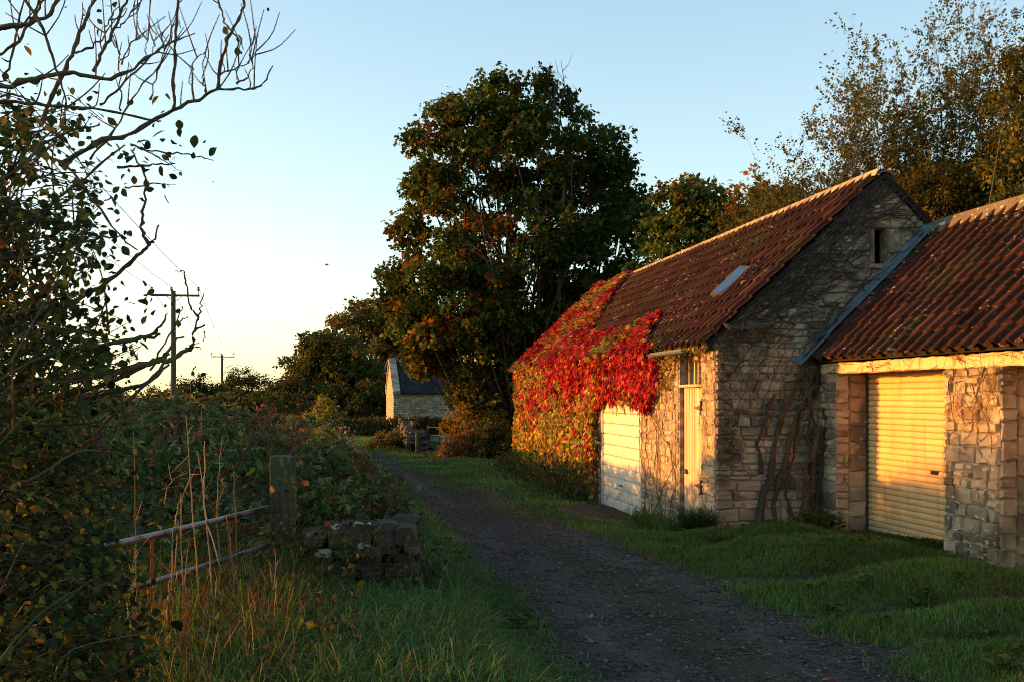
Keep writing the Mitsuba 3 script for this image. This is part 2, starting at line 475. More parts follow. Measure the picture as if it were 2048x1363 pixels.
def ground_h(x, y):
    x, y = np.asarray(x, float), np.asarray(y, float)
    h = np.interp(y, YB, ZB)
    h = h + smooth01(5.2, 6.0, x) * smooth01(13.2, 12.0, y) * np.maximum(0, .25 - h) * .9 - smooth01(4.2, 4.9, x) * .04 * smooth01(12.4, 13.2, y)
    h = h + bumps(x, y) * smooth01(70, 50, y)
    m = smooth01(4.0, 4.75, x) * smooth01(12.45, 13.1, y) * smooth01(19.5, 17.5, y)      # level ground before the barn doors
    return h * (1 - m) + (-.03 + .25 * bumps(x, y)) * m


gx = np.concatenate([-np.geomspace(7, 1200, 26)[::-1], np.arange(-6, 12, .11), np.geomspace(12, 1200, 26)])
gy = np.concatenate([-np.geomspace(4, 1200, 20)[::-1], np.arange(-3, 48, .14), np.geomspace(48, 1500, 30)])
GX, GY = np.meshgrid(gx, gy, indexing='ij')
i, j = np.meshgrid(np.arange(len(gx) - 1), np.arange(len(gy) - 1), indexing='ij')
k = len(gy)
q = np.stack([i * k + j, (i + 1) * k + j, (i + 1) * k + j + 1, i * k + j + 1], -1).reshape(-1, 4)
put('ground', np.stack([GX, GY, ground_h(GX, GY)], -1).reshape(-1, 3), q, 'm_ground', smooth=True)
tag('ground', 'dark soil and turf under the grass on both sides of the lane', kind='structure')

ly = np.arange(-3, 44.5, .07)
l0, l1 = lane_edges(ly)
s = np.linspace(0, 1, 34)
LXX = l0[:, None] + (l1 - l0)[:, None] * s
LYY = np.broadcast_to(ly[:, None], LXX.shape)
rut = .025 * np.exp(-((s - .25) / .12) ** 2) + .025 * np.exp(-((s - .75) / .12) ** 2)
lz = ground_h(LXX, LYY) + .012 + .03 * (1 - (2 * s - 1) ** 2) - rut + .016 * (meshkit.noise(np.stack([LXX * 6, LYY * 6, LXX * 0], -1), 4) - .5)
lz[:, [0, -1]] -= .03
i, j = np.meshgrid(np.arange(len(ly) - 1), np.arange(33), indexing='ij')
q = np.stack([i * 34 + j, i * 34 + j + 1, (i + 1) * 34 + j + 1, (i + 1) * 34 + j], -1).reshape(-1, 4)
put('lane', np.stack([LXX, LYY, lz], -1).reshape(-1, 3), q, 'm_lane', smooth=True, uv=np.stack([np.broadcast_to(s, LXX.shape), LYY], -1).reshape(-1, 2))
tag('lane', 'dark loose gravel lane running past the barn to the trees', kind='structure')


def lane_z(x, y):
    a, b = lane_edges(np.asarray(y, float))
    s = np.clip((x - a) / (b - a), 0, 1)
    return ground_h(x, y) + .012 + .03 * (1 - (2 * s - 1) ** 2) - .025 * np.exp(-((s - .25) / .12) ** 2) - .025 * np.exp(-((s - .75) / .12) ** 2)


def patch(name, outline, lift, bsdf, label, step=.1):
    """A sheet of ground with an uneven outline, laid just above the turf."""
    poly = sg.Polygon(outline)
    x0, y0, x1, y1 = poly.bounds
    m = trimesh.creation.triangulate_polygon(poly.segmentize(step), engine='earcut')
    v2, f = np.array(m[0]), np.array(m[1])
    xs, ys = np.meshgrid(np.arange(x0, x1, step), np.arange(y0, y1, step))
    inside = [p for p in zip(xs.ravel(), ys.ravel()) if poly.buffer(-.3 * step).contains(sg.Point(p))]
    ring = np.array(poly.segmentize(step).exterior.coords)[:-1]
    allp = np.vstack([ring, np.array(inside)]) if inside else ring
    from scipy.spatial import Delaunay
    d = Delaunay(allp)
    f = np.array([t for t in d.simplices if poly.buffer(1e-6).contains(sg.Polygon(allp[t]).centroid)])
    z = ground_h(allp[:, 0], allp[:, 1]) + lift
    put(name, np.column_stack([allp, z]), f, bsdf, smooth=True)
    tag(name, label, kind='structure')


def wobble(pts, amp, seed, n=60):
    c = curve(np.array([*pts, pts[0]], float), n)[:-1]
    return c + amp * np.random.default_rng(seed).normal(size=c.shape)


patch('apron', wobble([(3.9, 15.8), (5.12, 15.6), (5.12, 18.2), (4.4, 18.0), (3.9, 17.2)], .03, 1), .018, 'm_lane', 'bare brown earth apron in front of the ribbed garage door')
patch('track', wobble([(3.5, 8.10), (4.4, 8.22), (5.2, 8.42), (5.9, 8.55), (5.9, 8.80), (5.1, 8.75), (4.3, 8.68), (3.5, 8.72)], .02, 2), .014, 'm_lane', 'bare wheel track between the grass banks in front of the garage')
patch('track_001', wobble([(3.5, 6.72), (4.2, 6.84), (4.9, 6.95), (5.0, 7.1), (4.2, 7.03), (3.5, 6.98)], .02, 3), .014, 'm_lane', 'narrow bare strip in the near right grass')


# ---------------------------------------------------------------- stonework
def stone_shape(rng, w, h, prot):
    """A rough stone seen from its face: (u, v, out) of a 5 x 4 grid over w x h, rounded back into the joint."""
    ex, ey = min(.3, .016 / w), min(.3, .014 / h)
    S, Tt = np.array([0, ex, .5, 1 - ex, 1]), np.array([0, ey, 1 - ey, 1])
    u, v = np.meshgrid(S, Tt, indexing='ij')
    edge = (u == 0) | (u == 1) | (v == 0) | (v == 1)
    corner = ((u == 0) | (u == 1)) & ((v == 0) | (v == 1))
    m = min(w, h)
    U = (u - .5) * w + rng.normal(size=u.shape) * .03 * m
    V = (v - .5) * h + rng.normal(size=u.shape) * .055 * m
    U[corner] *= 1 - .20 * m / w
    V[corner] *= 1 - .16 * m / h
    V += (u - .5) * w * rng.normal() * .03
    out = np.where(edge, -.014, prot * (1 + .28 * rng.normal(size=u.shape)) + rng.normal() * .45 * prot)
    return np.stack([U, V, out], -1).reshape(-1, 3)


i, j = np.meshgrid(np.arange(4), np.arange(3), indexing='ij')
STONE_F = np.stack([i * 4 + j, (i + 1) * 4 + j, (i + 1) * 4 + j + 1, i * 4 + j + 1], -1).reshape(-1, 4)


def courses(rng, u0, u1, v0, v1, hr, wr, keep=None, gap=.012):
    """Random courses of stones: (u, v, w, h) of each."""
    out, v = [], v0
    while v < v1 - .04:
        h = min(rng.uniform(*hr), v1 - v)
        u = u0
        while u < u1 - .02:
            w = min(rng.uniform(*wr) * (1.3 if rng.random() < .12 else 1), u1 - u)
            if u1 - u - w < .07:
                w = u1 - u
            if h > .13 and rng.random() < .2 and w < .3:                    # two thin ones instead
                hs = [(v, h * .48), (v + h * .5, h * .5)]
            else:
                hs = [(v, h)]
            for vv, hh in hs:
                if keep is None or keep(u + w / 2, vv + hh / 2, w, hh):
                    out.append((u + w / 2, vv + hh / 2 + rng.normal() * .006, w - gap, hh - gap))
            u += w
        v += h
    return out


def lay(holder, rng, stones, place, prot=.02, grime=.3, name='stone', bsdf='m_stone', limit=300, mass='rubble', gfun=None):
    """place(u, v, out) -> points. The limit largest stones are parts, the others one stuff part."""
    made = []
    for (u, v, w, h) in stones:
        s = stone_shape(rng, w, h, prot)
        g = gfun(u, v) if gfun else grime
        made.append((place(s[:, 0] + u, s[:, 1] + v, s[:, 2]), (rng.random(), float(np.clip(g + .15 * rng.normal(), 0, 1))), w * h))
    order = np.argsort([-m[2] for m in made])
    for k in order[:limit]:
        put(piece_key(f'{holder}__{name}'), made[k][0], STONE_F, bsdf, uv=made[k][1])
    rest = order[limit:]
    if len(rest):
        f = np.vstack([STONE_F + 20 * a for a in range(len(rest))])
        put(f'{holder}__{mass}', np.vstack([made[k][0] for k in rest]), f, bsdf, uv=np.vstack([np.tile(made[k][1], (20, 1)) for k in rest]))
        tag(f'{holder}__{mass}', kind='stuff')


FX, GYB = 5.14, 12.40            # barn: front wall plane (x), gable plane (y)
BX1, BY1 = 10.2, 26.65           # far sides
EZ, RXB, RZ = 2.93, 7.67, 5.28   # eaves height, ridge
SL = (RZ - EZ) / (RXB - FX)
face_w = lambda x0: (lambda u, v, o: np.stack([x0 - o, u, v], -1))       # faces the lane: u = y, v = z
face_s = lambda y0: (lambda u, v, o: np.stack([u, y0 - o, v], -1))       # faces the camera: u = x, v = z


def prism(poly, a0, a1, axis):
    """Extrudes a shapely polygon (u, v) along 'x' (u = y) or 'y' (u = x)."""
    m = trimesh.creation.extrude_polygon(poly, a1 - a0, engine='earcut')
    v = np.array(m.vertices)
    w = np.stack([v[:, 2] + a0, v[:, 0], v[:, 1]], -1) if axis == 'x' else np.stack([v[:, 0], v[:, 2] + a0, v[:, 1]], -1)
    return w, np.array(m.faces)


# ---------------------------------------------------------------- the barn
barn = thing('stone_barn', 'long stone barn with red pantile roof, half hidden by red creeper', 'barn')
rng = np.random.default_rng(11)
W = f'{barn}__wall'
front = sg.Polygon([(GYB + .012, -.3), (BY1, -.3), (BY1, EZ + .05), (GYB + .012, EZ + .05)])
for r in ((12.92, 13.79, -.31, 2.86), (15.68, 18.24, -.31, 2.06)):
    front = front.difference(sg.box(r[0], r[2], r[1], r[3]))
put(W, *prism(front, FX + .004, FX + .46, 'x'), 'm_mortar')
st = courses(rng, 12.41, 12.915, -.1, 2.90, (.09, .2), (.16, .34)) + courses(rng, 13.80, 15.67, -.1, 2.90, (.07, .17), (.10, .32)) \
    + courses(rng, 12.92, 13.79, 2.86, 2.96, (.09, .1), (.2, .3)) + courses(rng, 15.68, 18.24, 2.07, 2.92, (.1, .2), (.16, .34)) \
    + courses(rng, 18.25, 20.4, -.1, .7, (.1, .2), (.16, .34))
lay(W, rng, st, face_w(FX), .013, -.1)
W1 = f'{barn}__wall_001'
gab = sg.Polygon([(FX + .012, -.3), (BX1, -.3), (BX1, EZ), (RXB, RZ - .03), (FX + .012, EZ)]).difference(sg.box(7.55, 4.0, 7.75, 4.5))
put(W1, *prism(gab, GYB + .010, GYB + .20, 'y'), 'm_mortar')
rl = lambda x: np.minimum(EZ + (x - FX) * SL, RZ - (x - RXB) * SL)
inwall = lambda u, v, w, h: v + h / 2 < rl(u - w / 2) - .01 and v + h / 2 < rl(u + w / 2) - .01 and not (u + w / 2 > 7.5 and u - w / 2 < 7.79 and v + h / 2 > 4.0 and v - h / 2 < 4.5) and not (u > 6.72 and v < 2.62 + (u - 6.5) * .9 - .1)
st = courses(rng, FX + .005, 6.75, .0, 1.0, (.11, .20), (.16, .38), inwall) + courses(rng, FX + .005, 9.2, 1.0, 5.2, (.055, .15), (.12, .42), inwall)
lay(W1, rng, st, face_s(GYB), .02, .5, gfun=lambda u, v: .28 + .14 * (v > 2.9))
# jambs of the slit: four dressed stones round the opening, dark inside
for n, b in enumerate(((7.47, 7.55, 4.0, 4.5), (7.75, 7.85, 4.0, 4.5), (7.45, 7.87, 4.5, 4.6), (7.47, 7.85, 3.92, 4.0))):
    put(piece_key(f'{W1}__jamb'), *bevel_box(b[0] + .004, b[1] - .004, GYB - .025, GYB + .08, b[2] + .004, b[3] - .004, .012), 'm_stone', uv=(.4, .5))
put(f'{barn}__wall_002', *box(BX1 - .4, BX1 - .01, GYB + .47, BY1 - .01, -.3, EZ), 'm_mortar')
put(f'{barn}__wall_003', *prism(sg.Polygon([(FX + .47, -.3), (BX1 - .41, -.3), (BX1 - .41, EZ), (RXB, RZ - .05), (FX + .47, EZ)]), BY1 - .45, BY1, 'y'), 'm_mortar')
put(f'{barn}__floor', *box(FX + .5, BX1 - .45, GYB + .5, BY1 - .5, -.2, -.1), 'm_dark')


def pantiles(holder, rng, org, udir, vdir, nrm, ncol, nrow, tw, gauge, keep=None, limit=300, near=None, lift=.02):
    """Overlapping pantiles on a roof plane: udir runs along the eaves, vdir up the slope."""
    s = np.array([0, .10, .28, .46, .55, .66, .82, 1.0])
    hh = np.array([.014, .000, -.004, .004, .048, .070, .056, .012])
    tiles = []
    for c in range(ncol):
        for r in range(nrow):
            if keep and not keep(c, r):
                continue
            du, dv, dn = rng.normal() * .004, rng.normal() * .010, abs(rng.normal()) * .004
            v0, v1 = r * gauge - .03 + dv, (r + 1) * gauge + .045 + dv
            tilt = rng.normal() * .006
            rows = []
            for v, n in ((v0 + .006, lift + .004), (v0, lift + .040), (v0, lift + .040), (v1, lift + .004)):
                u = c * tw + s * tw * 1.02 + du
                rows.append(org + u[:, None] * udir + (v + tilt * (s - .5))[:, None] * vdir + (hh + n + dn)[:, None] * nrm)
            tiles.append((np.vstack(rows), (rng.random(), rng.random()), (c, r)))
    i, j = np.meshgrid(np.array([0, 2]), np.arange(7), indexing='ij')
    f = np.stack([i * 8 + j, i * 8 + j + 1, (i + 1) * 8 + j + 1, (i + 1) * 8 + j], -1).reshape(-1, 4)
    order = np.argsort([np.linalg.norm(t[0].mean(0) - EYE) for t in tiles]) if near is None else np.argsort([near(*t[2]) for t in tiles])
    for k in order[:limit]:
        put(piece_key(f'{holder}__tile'), tiles[k][0], f, 'm_tile', smooth=True, uv=tiles[k][1])
    rest = order[limit:]
    if len(rest):
        put(f'{holder}__tile_field', np.vstack([tiles[k][0] for k in rest]), np.vstack([f + 32 * a for a in range(len(rest))]), 'm_tile', smooth=True,
            uv=np.vstack([np.tile(tiles[k][1], (32, 1)) for k in rest]))
        tag(f'{holder}__tile_field', kind='stuff')


cs = math.cos(math.atan(SL)), math.sin(math.atan(SL))
UPS, NRM = np.array([cs[0], 0, cs[1]]), np.array([-cs[1], 0, cs[0]])
RB = f'{barn}__roof'
ov = .13
slab = sg.Polygon([(FX - ov, EZ - ov * SL), (RXB, RZ), (BX1 + ov, RZ - (BX1 + ov - RXB) * SL), (BX1 + ov, RZ - (BX1 + ov - RXB) * SL - .07), (RXB, RZ - .07), (FX - ov, EZ - ov * SL - .05)])
put(RB, *prism(sg.Polygon(slab), GYB - .05, BY1 + .1, 'y'), 'm_dark')
org = np.array([FX - ov, GYB - .06, EZ - ov * SL])
slope_len = (RXB - FX + ov) / cs[0]
gauge = (slope_len - .05) / 11
onsky = lambda c, r: 13.69 < GYB - .06 + (c + .5) * .225 < 14.16 and 3.65 < EZ - ov * SL + (r + .5) * gauge * cs[1] < 4.15
pantiles(RB, rng, org, np.array([0, 1.0, 0]), UPS, NRM, 64, 11, .225, gauge, keep=lambda c, r: not onsky(c, r))
# far slope: plain tiled sheet, seen only at its verge
orgE = np.array([BX1 + ov, GYB - .06, RZ - (BX1 + ov - RXB) * SL])
put(f'{RB}__tile_sheet', *prism(sg.Polygon([(RXB, RZ), (BX1 + ov, orgE[2]), (BX1 + ov, orgE[2] + .05), (RXB, RZ + .05)]), GYB - .06, BY1 + .1, 'y'), 'm_tile')
nr = 32
for k in range(nr):                                                     # bedded ridge tiles
    y0, y1 = GYB - .08 + k * (BY1 + .15 - GYB + .08) / nr, GYB - .08 + (k + 1) * (BY1 + .15 - GYB + .08) / nr
    a = np.linspace(math.radians(8), math.radians(172), 9)
    z0, dx = RZ - .015 + rng.normal() * .008, rng.normal() * .008
    rr = .125 + rng.normal() * .004
    o = np.stack([RXB + dx + rr * np.cos(a), a * 0, z0 + .09 * np.sin(a) - .02], -1)
    q = o.copy()
    ins = o * [1, 1, 1]
    ins[:, 0] = RXB + dx + (rr - .02) * np.cos(a)
    ins[:, 2] = z0 + .07 * np.sin(a) - .03
    v = np.vstack([o + [0, y0 + .006, 0], o + [0, y1 - .004, 0], ins + [0, y0 + .006, 0], ins + [0, y1 - .004, 0]])
    i9 = np.arange(8)
    f = np.vstack([np.stack([i9, i9 + 1, i9 + 10, i9 + 9], 1), np.stack([i9 + 18, i9 + 19, i9 + 1, i9], 1), np.stack([i9 + 9, i9 + 10, i9 + 28, i9 + 27], 1)])
    put(piece_key(f'{RB}__ridge_tile'), v, f, 'm_stone', smooth=True, uv=(rng.uniform(.1, .7), .8))
mb = MB()                                                               # mortar bed under the ridge
ys = np.linspace(GYB - .06, BY1 + .1, 160)
for sgn in (-1, 1):
    wv = .14 + .03 * meshkit.noise(np.stack([ys * 4.4, ys * 0 + sgn, ys * 0], -1), 2)
    top = np.stack([RXB + sgn * .09 + ys * 0, ys, RZ + .075 + ys * 0], -1)
    bot = np.stack([RXB + sgn * wv, ys, RZ - wv * SL + .098 + .01 * rng.random(len(ys))], -1)
    i9 = np.arange(len(ys) - 1)
    mb.add(np.vstack([top, bot]), np.vstack([np.stack([i9, i9 + 1, i9 + 1 + len(ys)], 1), np.stack([i9, i9 + 1 + len(ys), i9 + len(ys)], 1)]))
mb.put(f'{RB}__mortar_bed', 'm_mortar')
# rooflight
sk = lambda y, v, n: org + UPS * v + NRM * n + np.array([0, y - org[1], 0])
SKY0, SKY1, SV0, SV1 = 13.76, 14.08, 1.14, 1.82
mb = MB()
for (ya, yb, va, vb) in ((SKY0, SKY0 + .025, SV0, SV1), (SKY1 - .025, SKY1, SV0, SV1), (SKY0 + .025, SKY1 - .025, SV0, SV0 + .05), (SKY0 + .025, SKY1 - .025, SV1 - .05, SV1)):
    v = np.array([sk(y, vv, n) for y in (ya, yb) for vv in (va, vb) for n in (.0, .090 + .065 * (y - SKY0) / (SKY1 - SKY0))])
    mb.add(v, np.vstack([BOXF[:, [0, 1, 2]], BOXF[:, [0, 2, 3]]]))
mb.put(f'{barn}__skylight', 'm_iron')
v = np.array([sk(y, vv, n) for y in (SKY0 + .024, SKY1 - .024) for vv in (SV0 + .048, SV1 - .048) for n in (.072 + .065 * (y > SKY0 + .2), .085 + .065 * (y > SKY0 + .2))])
put(f'{barn}__skylight__pane', v, np.vstack([BOXF[:, [0, 1, 2]], BOXF[:, [0, 2, 3]]]), 'm_sky_glass')
v = np.array([sk(y, vv, n) for y in (SKY0 - .04, SKY1 + .04) for vv in (SV0 - .16, SV0 - .005) for n in (.05, .065)])
put(f'{barn}__skylight__apron', v, np.vstack([BOXF[:, [0, 1, 2]], BOXF[:, [0, 2, 3]]]), 'm_lead')
# gutter along the front eaves
a = np.linspace(math.pi, 2 * math.pi, 8)
prof = np.vstack([np.stack([.06 * np.cos(a), .06 * np.sin(a)], -1), np.stack([.052 * np.cos(a[::-1]), .052 * np.sin(a[::-1])], -1)])
gut = sg.Polygon(prof + [FX - ov - .05, EZ - ov * SL - .015])
put(f'{barn}__gutter', *prism(gut, 13.1, 15.35, 'y'), 'm_lead')
for y in (13.3, 14.2, 15.1):
    put(piece_key(f'{barn}__gutter__bracket'), *box(FX - ov - .055, FX + .02, y, y + .025, EZ - .245, EZ - .215), 'm_iron')
# plank door, with T hinges, a bolt and an iron frame edge
D = f'{barn}__door'
put(D, *box(FX + .115, FX + .14, 12.93, 13.78, .02, 2.24), 'm_dark')
edges = np.linspace(12.93, 13.775, 9)
for k in range(8):
    e = rng.normal() * .003
    put(piece_key(f'{D}__plank'), *bevel_box(FX + .07 + e, FX + .113, edges[k] + .002, edges[k + 1] - .002, -.02 + abs(rng.normal()) * .02, 2.24, .005), 'm_wood', uv=(rng.random(), 1.0))
for z in (1.94, .80):
    strap = sg.Polygon([(12.92, -.055), (13.30, -.014), (13.33, 0), (13.30, .014), (12.92, .055)])
    v, f = prism(strap, FX + .052, FX + .066, 'x')
    put(piece_key(f'{D}__hinge'), v + [0, 0, z], f, 'm_rust')
    put(piece_key(f'{D}__hinge_plate'), *bevel_box(FX - .032, FX + .064, 12.875, 12.90, z - .10, z + .11, .004), 'm_iron')
put(f'{D}__bolt', *bevel_box(FX + .03, FX + .066, 13.60, 13.84, .955, .985, .006), 'm_iron')
put(f'{D}__bolt__keep', *bevel_box(FX + .045, FX + .068, 13.62, 13.74, .935, 1.01, .006), 'm_iron')
put(f'{D}__sill', *bevel_box(FX - .015, FX + .16, 12.91, 13.79, 2.245, 2.285, .006), 'm_wood', uv=(.4, 0))
WN = f'{barn}__window'
put(WN, *box(FX + .13, FX + .198, 12.93, 13.78, 2.852, 2.90), 'm_wood', uv=(.6, 0))
bars = ((12.93, 12.975), (13.16, 13.20), (13.36, 13.385), (13.50, 13.54), (13.735, 13.78))
for a_, b_ in zip(bars[:-1], bars[1:]):
    put(piece_key(f'{WN}__pane'), *box(FX + .172, FX + .177, a_[1] - .006, b_[0] + .006, 2.285, 2.851), 'm_glass')
put(f'{WN}__backing', *box(FX + .30, FX + .31, 12.93, 13.78, 2.29, 2.85), 'm_dark')
for y0, y1 in bars:
    put(piece_key(f'{WN}__bar'), *bevel_box(FX + .13, FX + .198, y0, y1, 2.287, 2.85, .006), 'm_wood', uv=(.7, 0))
# up-and-over garage door, ten pressed panels
G = f'{barn}__garage_door'
put(G, *box(FX + .10, FX + .12, 15.70, 18.22, -.06, 2.05), 'm_dark')
for k in range(10):
    z0, z1 = -.05 + k * .205, -.05 + (k + 1) * .205
    P = sg.Polygon([(FX + .098, z0 + .003), (FX + .066, z0 + .006), (FX + .052, z0 + .03), (FX + .048, z1 - .045), (FX + .056, z1 - .03), (FX + .052, z1 - .018), (FX + .066, z1 - .004), (FX + .098, z1 - .003)])
    put(piece_key(f'{G}__panel'), *prism(P, 15.74, 18.17, 'y'), 'm_pale', smooth=40)
for y0, y1 in ((15.69, 15.738), (18.172, 18.235)):
    put(piece_key(f'{G}__frame'), *bevel_box(FX + .02, FX + .10, y0, y1, -.08, 2.05, .005), 'm_pale')
put(f'{G}__handle', *tube([(FX + .05, 16.92, .46), (FX + .0, 16.92, .46)], .014, 8), 'm_iron')
put(f'{G}__handle__grip', *tube([(FX + .0, 16.86, .455), (FX + .0, 16.98, .465)], .012, 8), 'm_iron')

# ---------------------------------------------------------------- the garage wing
wing = thing('stone_garage', 'low stone garage with pantile roof and cream roller shutter, joined to the barn gable', 'garage')
rng = np.random.default_rng(12)
WX, SX = 6.68, 7.15
BZ0, BZ1 = 2.42, 2.56
WF = .30
piers = ((11.93, 12.395), (8.67, 9.57), (5.4, 6.3))
for n, (y0, y1) in enumerate(piers):
    key = piece_key(f'{wing}__pier')
    put(key, *box(WX + .012, SX + .1, y0 + .012, y1 - .012, WF - .5, BZ0 - .002), 'm_mortar')
    if n == 2:
        lay(key, rng, courses(rng, y0, y1, WF - .2, BZ0, (.1, .2), (.14, .34)), face_w(WX), .018, .5)
        continue
    lay(key, rng, courses(rng, y0 + .004, y1 - .004, WF - .25, BZ0, (.09, .19), (.13, .30)), face_w(WX), .02, .5,
        gfun=(lambda u, v: .62 - .75 * smooth01(1.1, 1.7, v)) if n == 1 else (lambda u, v: .55))
    a = courses(rng, WX + .004, WX + .20, WF - .25, BZ0, (.12, .22), (.11, .22))
    h0 = WF - .25
    b = []
    while h0 < BZ0 - .05:
        h = min(.205, BZ0 - h0)
        b.append((WX + .20 + .13, h0 + h / 2, .255, h - .014))
        h0 += h
    lay(key, rng, a, face_s(y0), .016, .15, name='quoin', mass='quoin_rubble')
    lay(key, rng, b, face_s(y0), .012, .2, name='block', mass='block_rubble')
yb = np.linspace(5.4, 12.385, 90)
bo = np.random.default_rng(5).normal(size=(90, 6)) * .0045 + (meshkit.noise(np.stack([yb * 1.5, yb * 0, yb * 0], -1), 3)[:, None] - .5) * .02
bs = np.stack([np.stack([WX + a + bo[:, k] * .6, yb, z + bo[:, k]], -1) for k, (a, z) in enumerate(((.16, BZ1), (.0, BZ1), (-.015, BZ1 - .014), (-.015, BZ0 + .014), (-.003, BZ0), (.16, BZ0)))], 1)
i, j = np.meshgrid(np.arange(89), np.arange(6), indexing='ij')
put(f'{wing}__beam', bs.reshape(-1, 3), np.stack([i * 6 + j, i * 6 + (j + 1) % 6, (i + 1) * 6 + (j + 1) % 6, (i + 1) * 6 + j], -1).reshape(-1, 4), 'm_wood', uv=(.9, 0))
put(f'{wing}__wall', *box(SX + .75, SX + .9, 5.4, 12.38, -.2, 2.6), 'm_dark')
put(f'{wing}__wall_001', *box(10.0, 10.3, 5.4, 12.38, -.2, 2.6), 'm_mortar')
put(f'{wing}__wall_002', *prism(sg.Polygon([(WX + .02, -.2), (10.3, -.2), (10.3, 2.6), (8.53, 4.4), (WX + .02, 2.6)]), 5.35, 5.398, 'y'), 'm_mortar')
S_ = f'{wing}__roller_shutter'
for n, (y0, y1) in enumerate(((9.575, 11.925), (6.305, 8.665))):
    key = piece_key(S_)
    put(key, *box(SX + .03, SX + .045, y0, y1, WF - .2, BZ0 + .1), 'm_dark')
    for k in range(28):
        z0, z1 = WF - .03 + k * .0775, WF - .03 + (k + 1) * .0775
        P = sg.Polygon([(SX + .028, z0 + .001), (SX + .014, z0 + .0015), (SX + .004, z0 + .014), (SX, z0 + .032), (SX + .002, z0 + .052), (SX + .010, z1 - .008), (SX + .020, z1 - .003), (SX + .028, z1 - .002)])
        e = rng.normal() * .0016
        P = sg.Polygon([(a_ + e * (a_ < SX + .02), b_) for a_, b_ in P.exterior.coords[:-1]])
        put(piece_key(f'{key}__slat'), *prism(P, y0 + .012, y1 - .012, 'y'), 'm_cream', uv=(rng.random(), 1.0))
    for y in (y0 + .0, y1 - .028):
        put(piece_key(f'{key}__guide'), *box(SX - .02, SX + .028, y, y + .028, WF - .2, BZ0), 'm_iron')
    if n == 0:
        put(f'{key}__lock', *bevel_box(SX - .016, SX + .003, 10.36, 10.50, 1.155, 1.205, .004), 'm_black')
        put(f'{key}__lock__keyhole', *tube([(SX - .017, 10.45, 1.18), (SX - .022, 10.45, 1.18)], .011, 8), 'm_gate')
RW = f'{wing}__roof'
EX, EZW, RXW, RZW = 6.53, 2.60, 8.53, 4.53
SLW = (RZW - EZW) / (RXW - EX)
csw = math.cos(math.atan(SLW)), math.sin(math.atan(SLW))
UPW, NRW = np.array([csw[0], 0, csw[1]]), np.array([-csw[1], 0, csw[0]])
put(RW, *prism(sg.Polygon([(EX + .05, EZW + .035), (RXW, RZW - .01), (10.5, RZW - (10.5 - RXW) * SLW), (10.5, RZW - (10.5 - RXW) * SLW - .06), (RXW, RZW - .07), (EX + .05, EZW - .025)]), 5.2, 12.37, 'y'), 'm_dark')
orgw = np.array([EX, 5.17, EZW])
gw = (RXW - EX) / csw[0] / 9
pantiles(RW, rng, orgw, np.array([0, 1.0, 0]), UPW, NRW, 32, 9, .2255, gw, limit=288)
put(f'{RW}__tile_sheet', *prism(sg.Polygon([(RXW, RZW), (10.5, RZW - (10.5 - RXW) * SLW), (10.5, RZW - (10.5 - RXW) * SLW + .05), (RXW, RZW + .05)]), 5.2, 12.36, 'y'), 'm_tile')
for k in range(17):
    y0, y1 = 5.2 + k * .421, 5.2 + (k + 1) * .421
    a = np.linspace(math.radians(5), math.radians(175), 9)
    rr, dz = .14 + rng.normal() * .006, rng.normal() * .01
    o = np.stack([RXW + rr * np.cos(a), a * 0, RZW + dz + .125 * np.sin(a) - .02], -1)
    v = np.vstack([o + [0, y0 + .006, 0], o + [0, y1 - .006, 0], o * [1, 1, 1] + [0, y0 + .006, -.03], o + [0, y1 - .006, -.03]])
    i9 = np.arange(8)
    f = np.vstack([np.stack([i9, i9 + 1, i9 + 10, i9 + 9], 1), np.stack([i9 + 18, i9 + 19, i9 + 1, i9], 1), np.stack([i9 + 9, i9 + 10, i9 + 28, i9 + 27], 1)])
    put(piece_key(f'{RW}__ridge_tile'), v, f, 'm_stone', smooth=True, uv=(rng.random(), .55))
mb = MB()
ys = np.linspace(5.2, 12.36, 90)
wv = .20 + .06 * meshkit.noise(np.stack([ys * 4.4, ys * 0, ys * 0], -1), 2)
top = np.stack([RXW - .10 + ys * 0, ys, RZW + .095 + ys * 0], -1)
bot = np.stack([RXW - wv, ys, RZW - wv * SLW + .108 + .01 * rng.random(len(ys))], -1)
i9 = np.arange(len(ys) - 1)
mb.add(np.vstack([top, bot]), np.vstack([np.stack([i9, i9 + 1, i9 + 1 + len(ys)], 1), np.stack([i9, i9 + 1 + len(ys), i9 + len(ys)], 1)]))
mb.put(f'{RW}__mortar_bed', 'm_stone', uv=(.3, 1.0))
# lead flashing up the join with the barn gable: an upstand on the wall and a skirt dressed over the tiles, in lapped lengths
for k in range(5):
    va, vb = -.18 + k * .575, -.18 + (k + 1) * .575 + .03
    P0, P1 = orgw + UPW * va + [0, 0, 0], orgw + UPW * vb
    n0 = .055 + .006 * (k % 2)
    cross = np.array([(12.368, .13), (12.352, .075), (12.33, .062), (12.28, .058), (12.235, .045)])
    cross = cross + rng.normal(size=cross.shape) * .006
    vv = []
    for P_ in (P0, P1):
        vv += [[P_[0] + NRW[0] * (n + n0), y, P_[2] + NRW[2] * (n + n0)] for y, n in cross]
        vv += [[P_[0] + NRW[0] * (n + n0 - .012), y + .006, P_[2] + NRW[2] * (n + n0 - .012)] for y, n in cross]
    vv = np.array(vv)
    i4 = np.arange(4)
    f = np.vstack([np.stack([i4, i4 + 1, i4 + 11, i4 + 10], 1), np.stack([i4 + 5, i4 + 6, i4 + 1, i4], 1), np.array([[4, 9, 19, 14]])])
    put(piece_key(f'{wing}__flashing'), vv, f, 'm_lead')


# ---------------------------------------------------------------- red creeper on the barn
creeper = thing('red_creeper', 'red and yellow autumn creeper covering the far end of the barn wall and roof edge', 'climbing plant')
rng = np.random.default_rng(21)


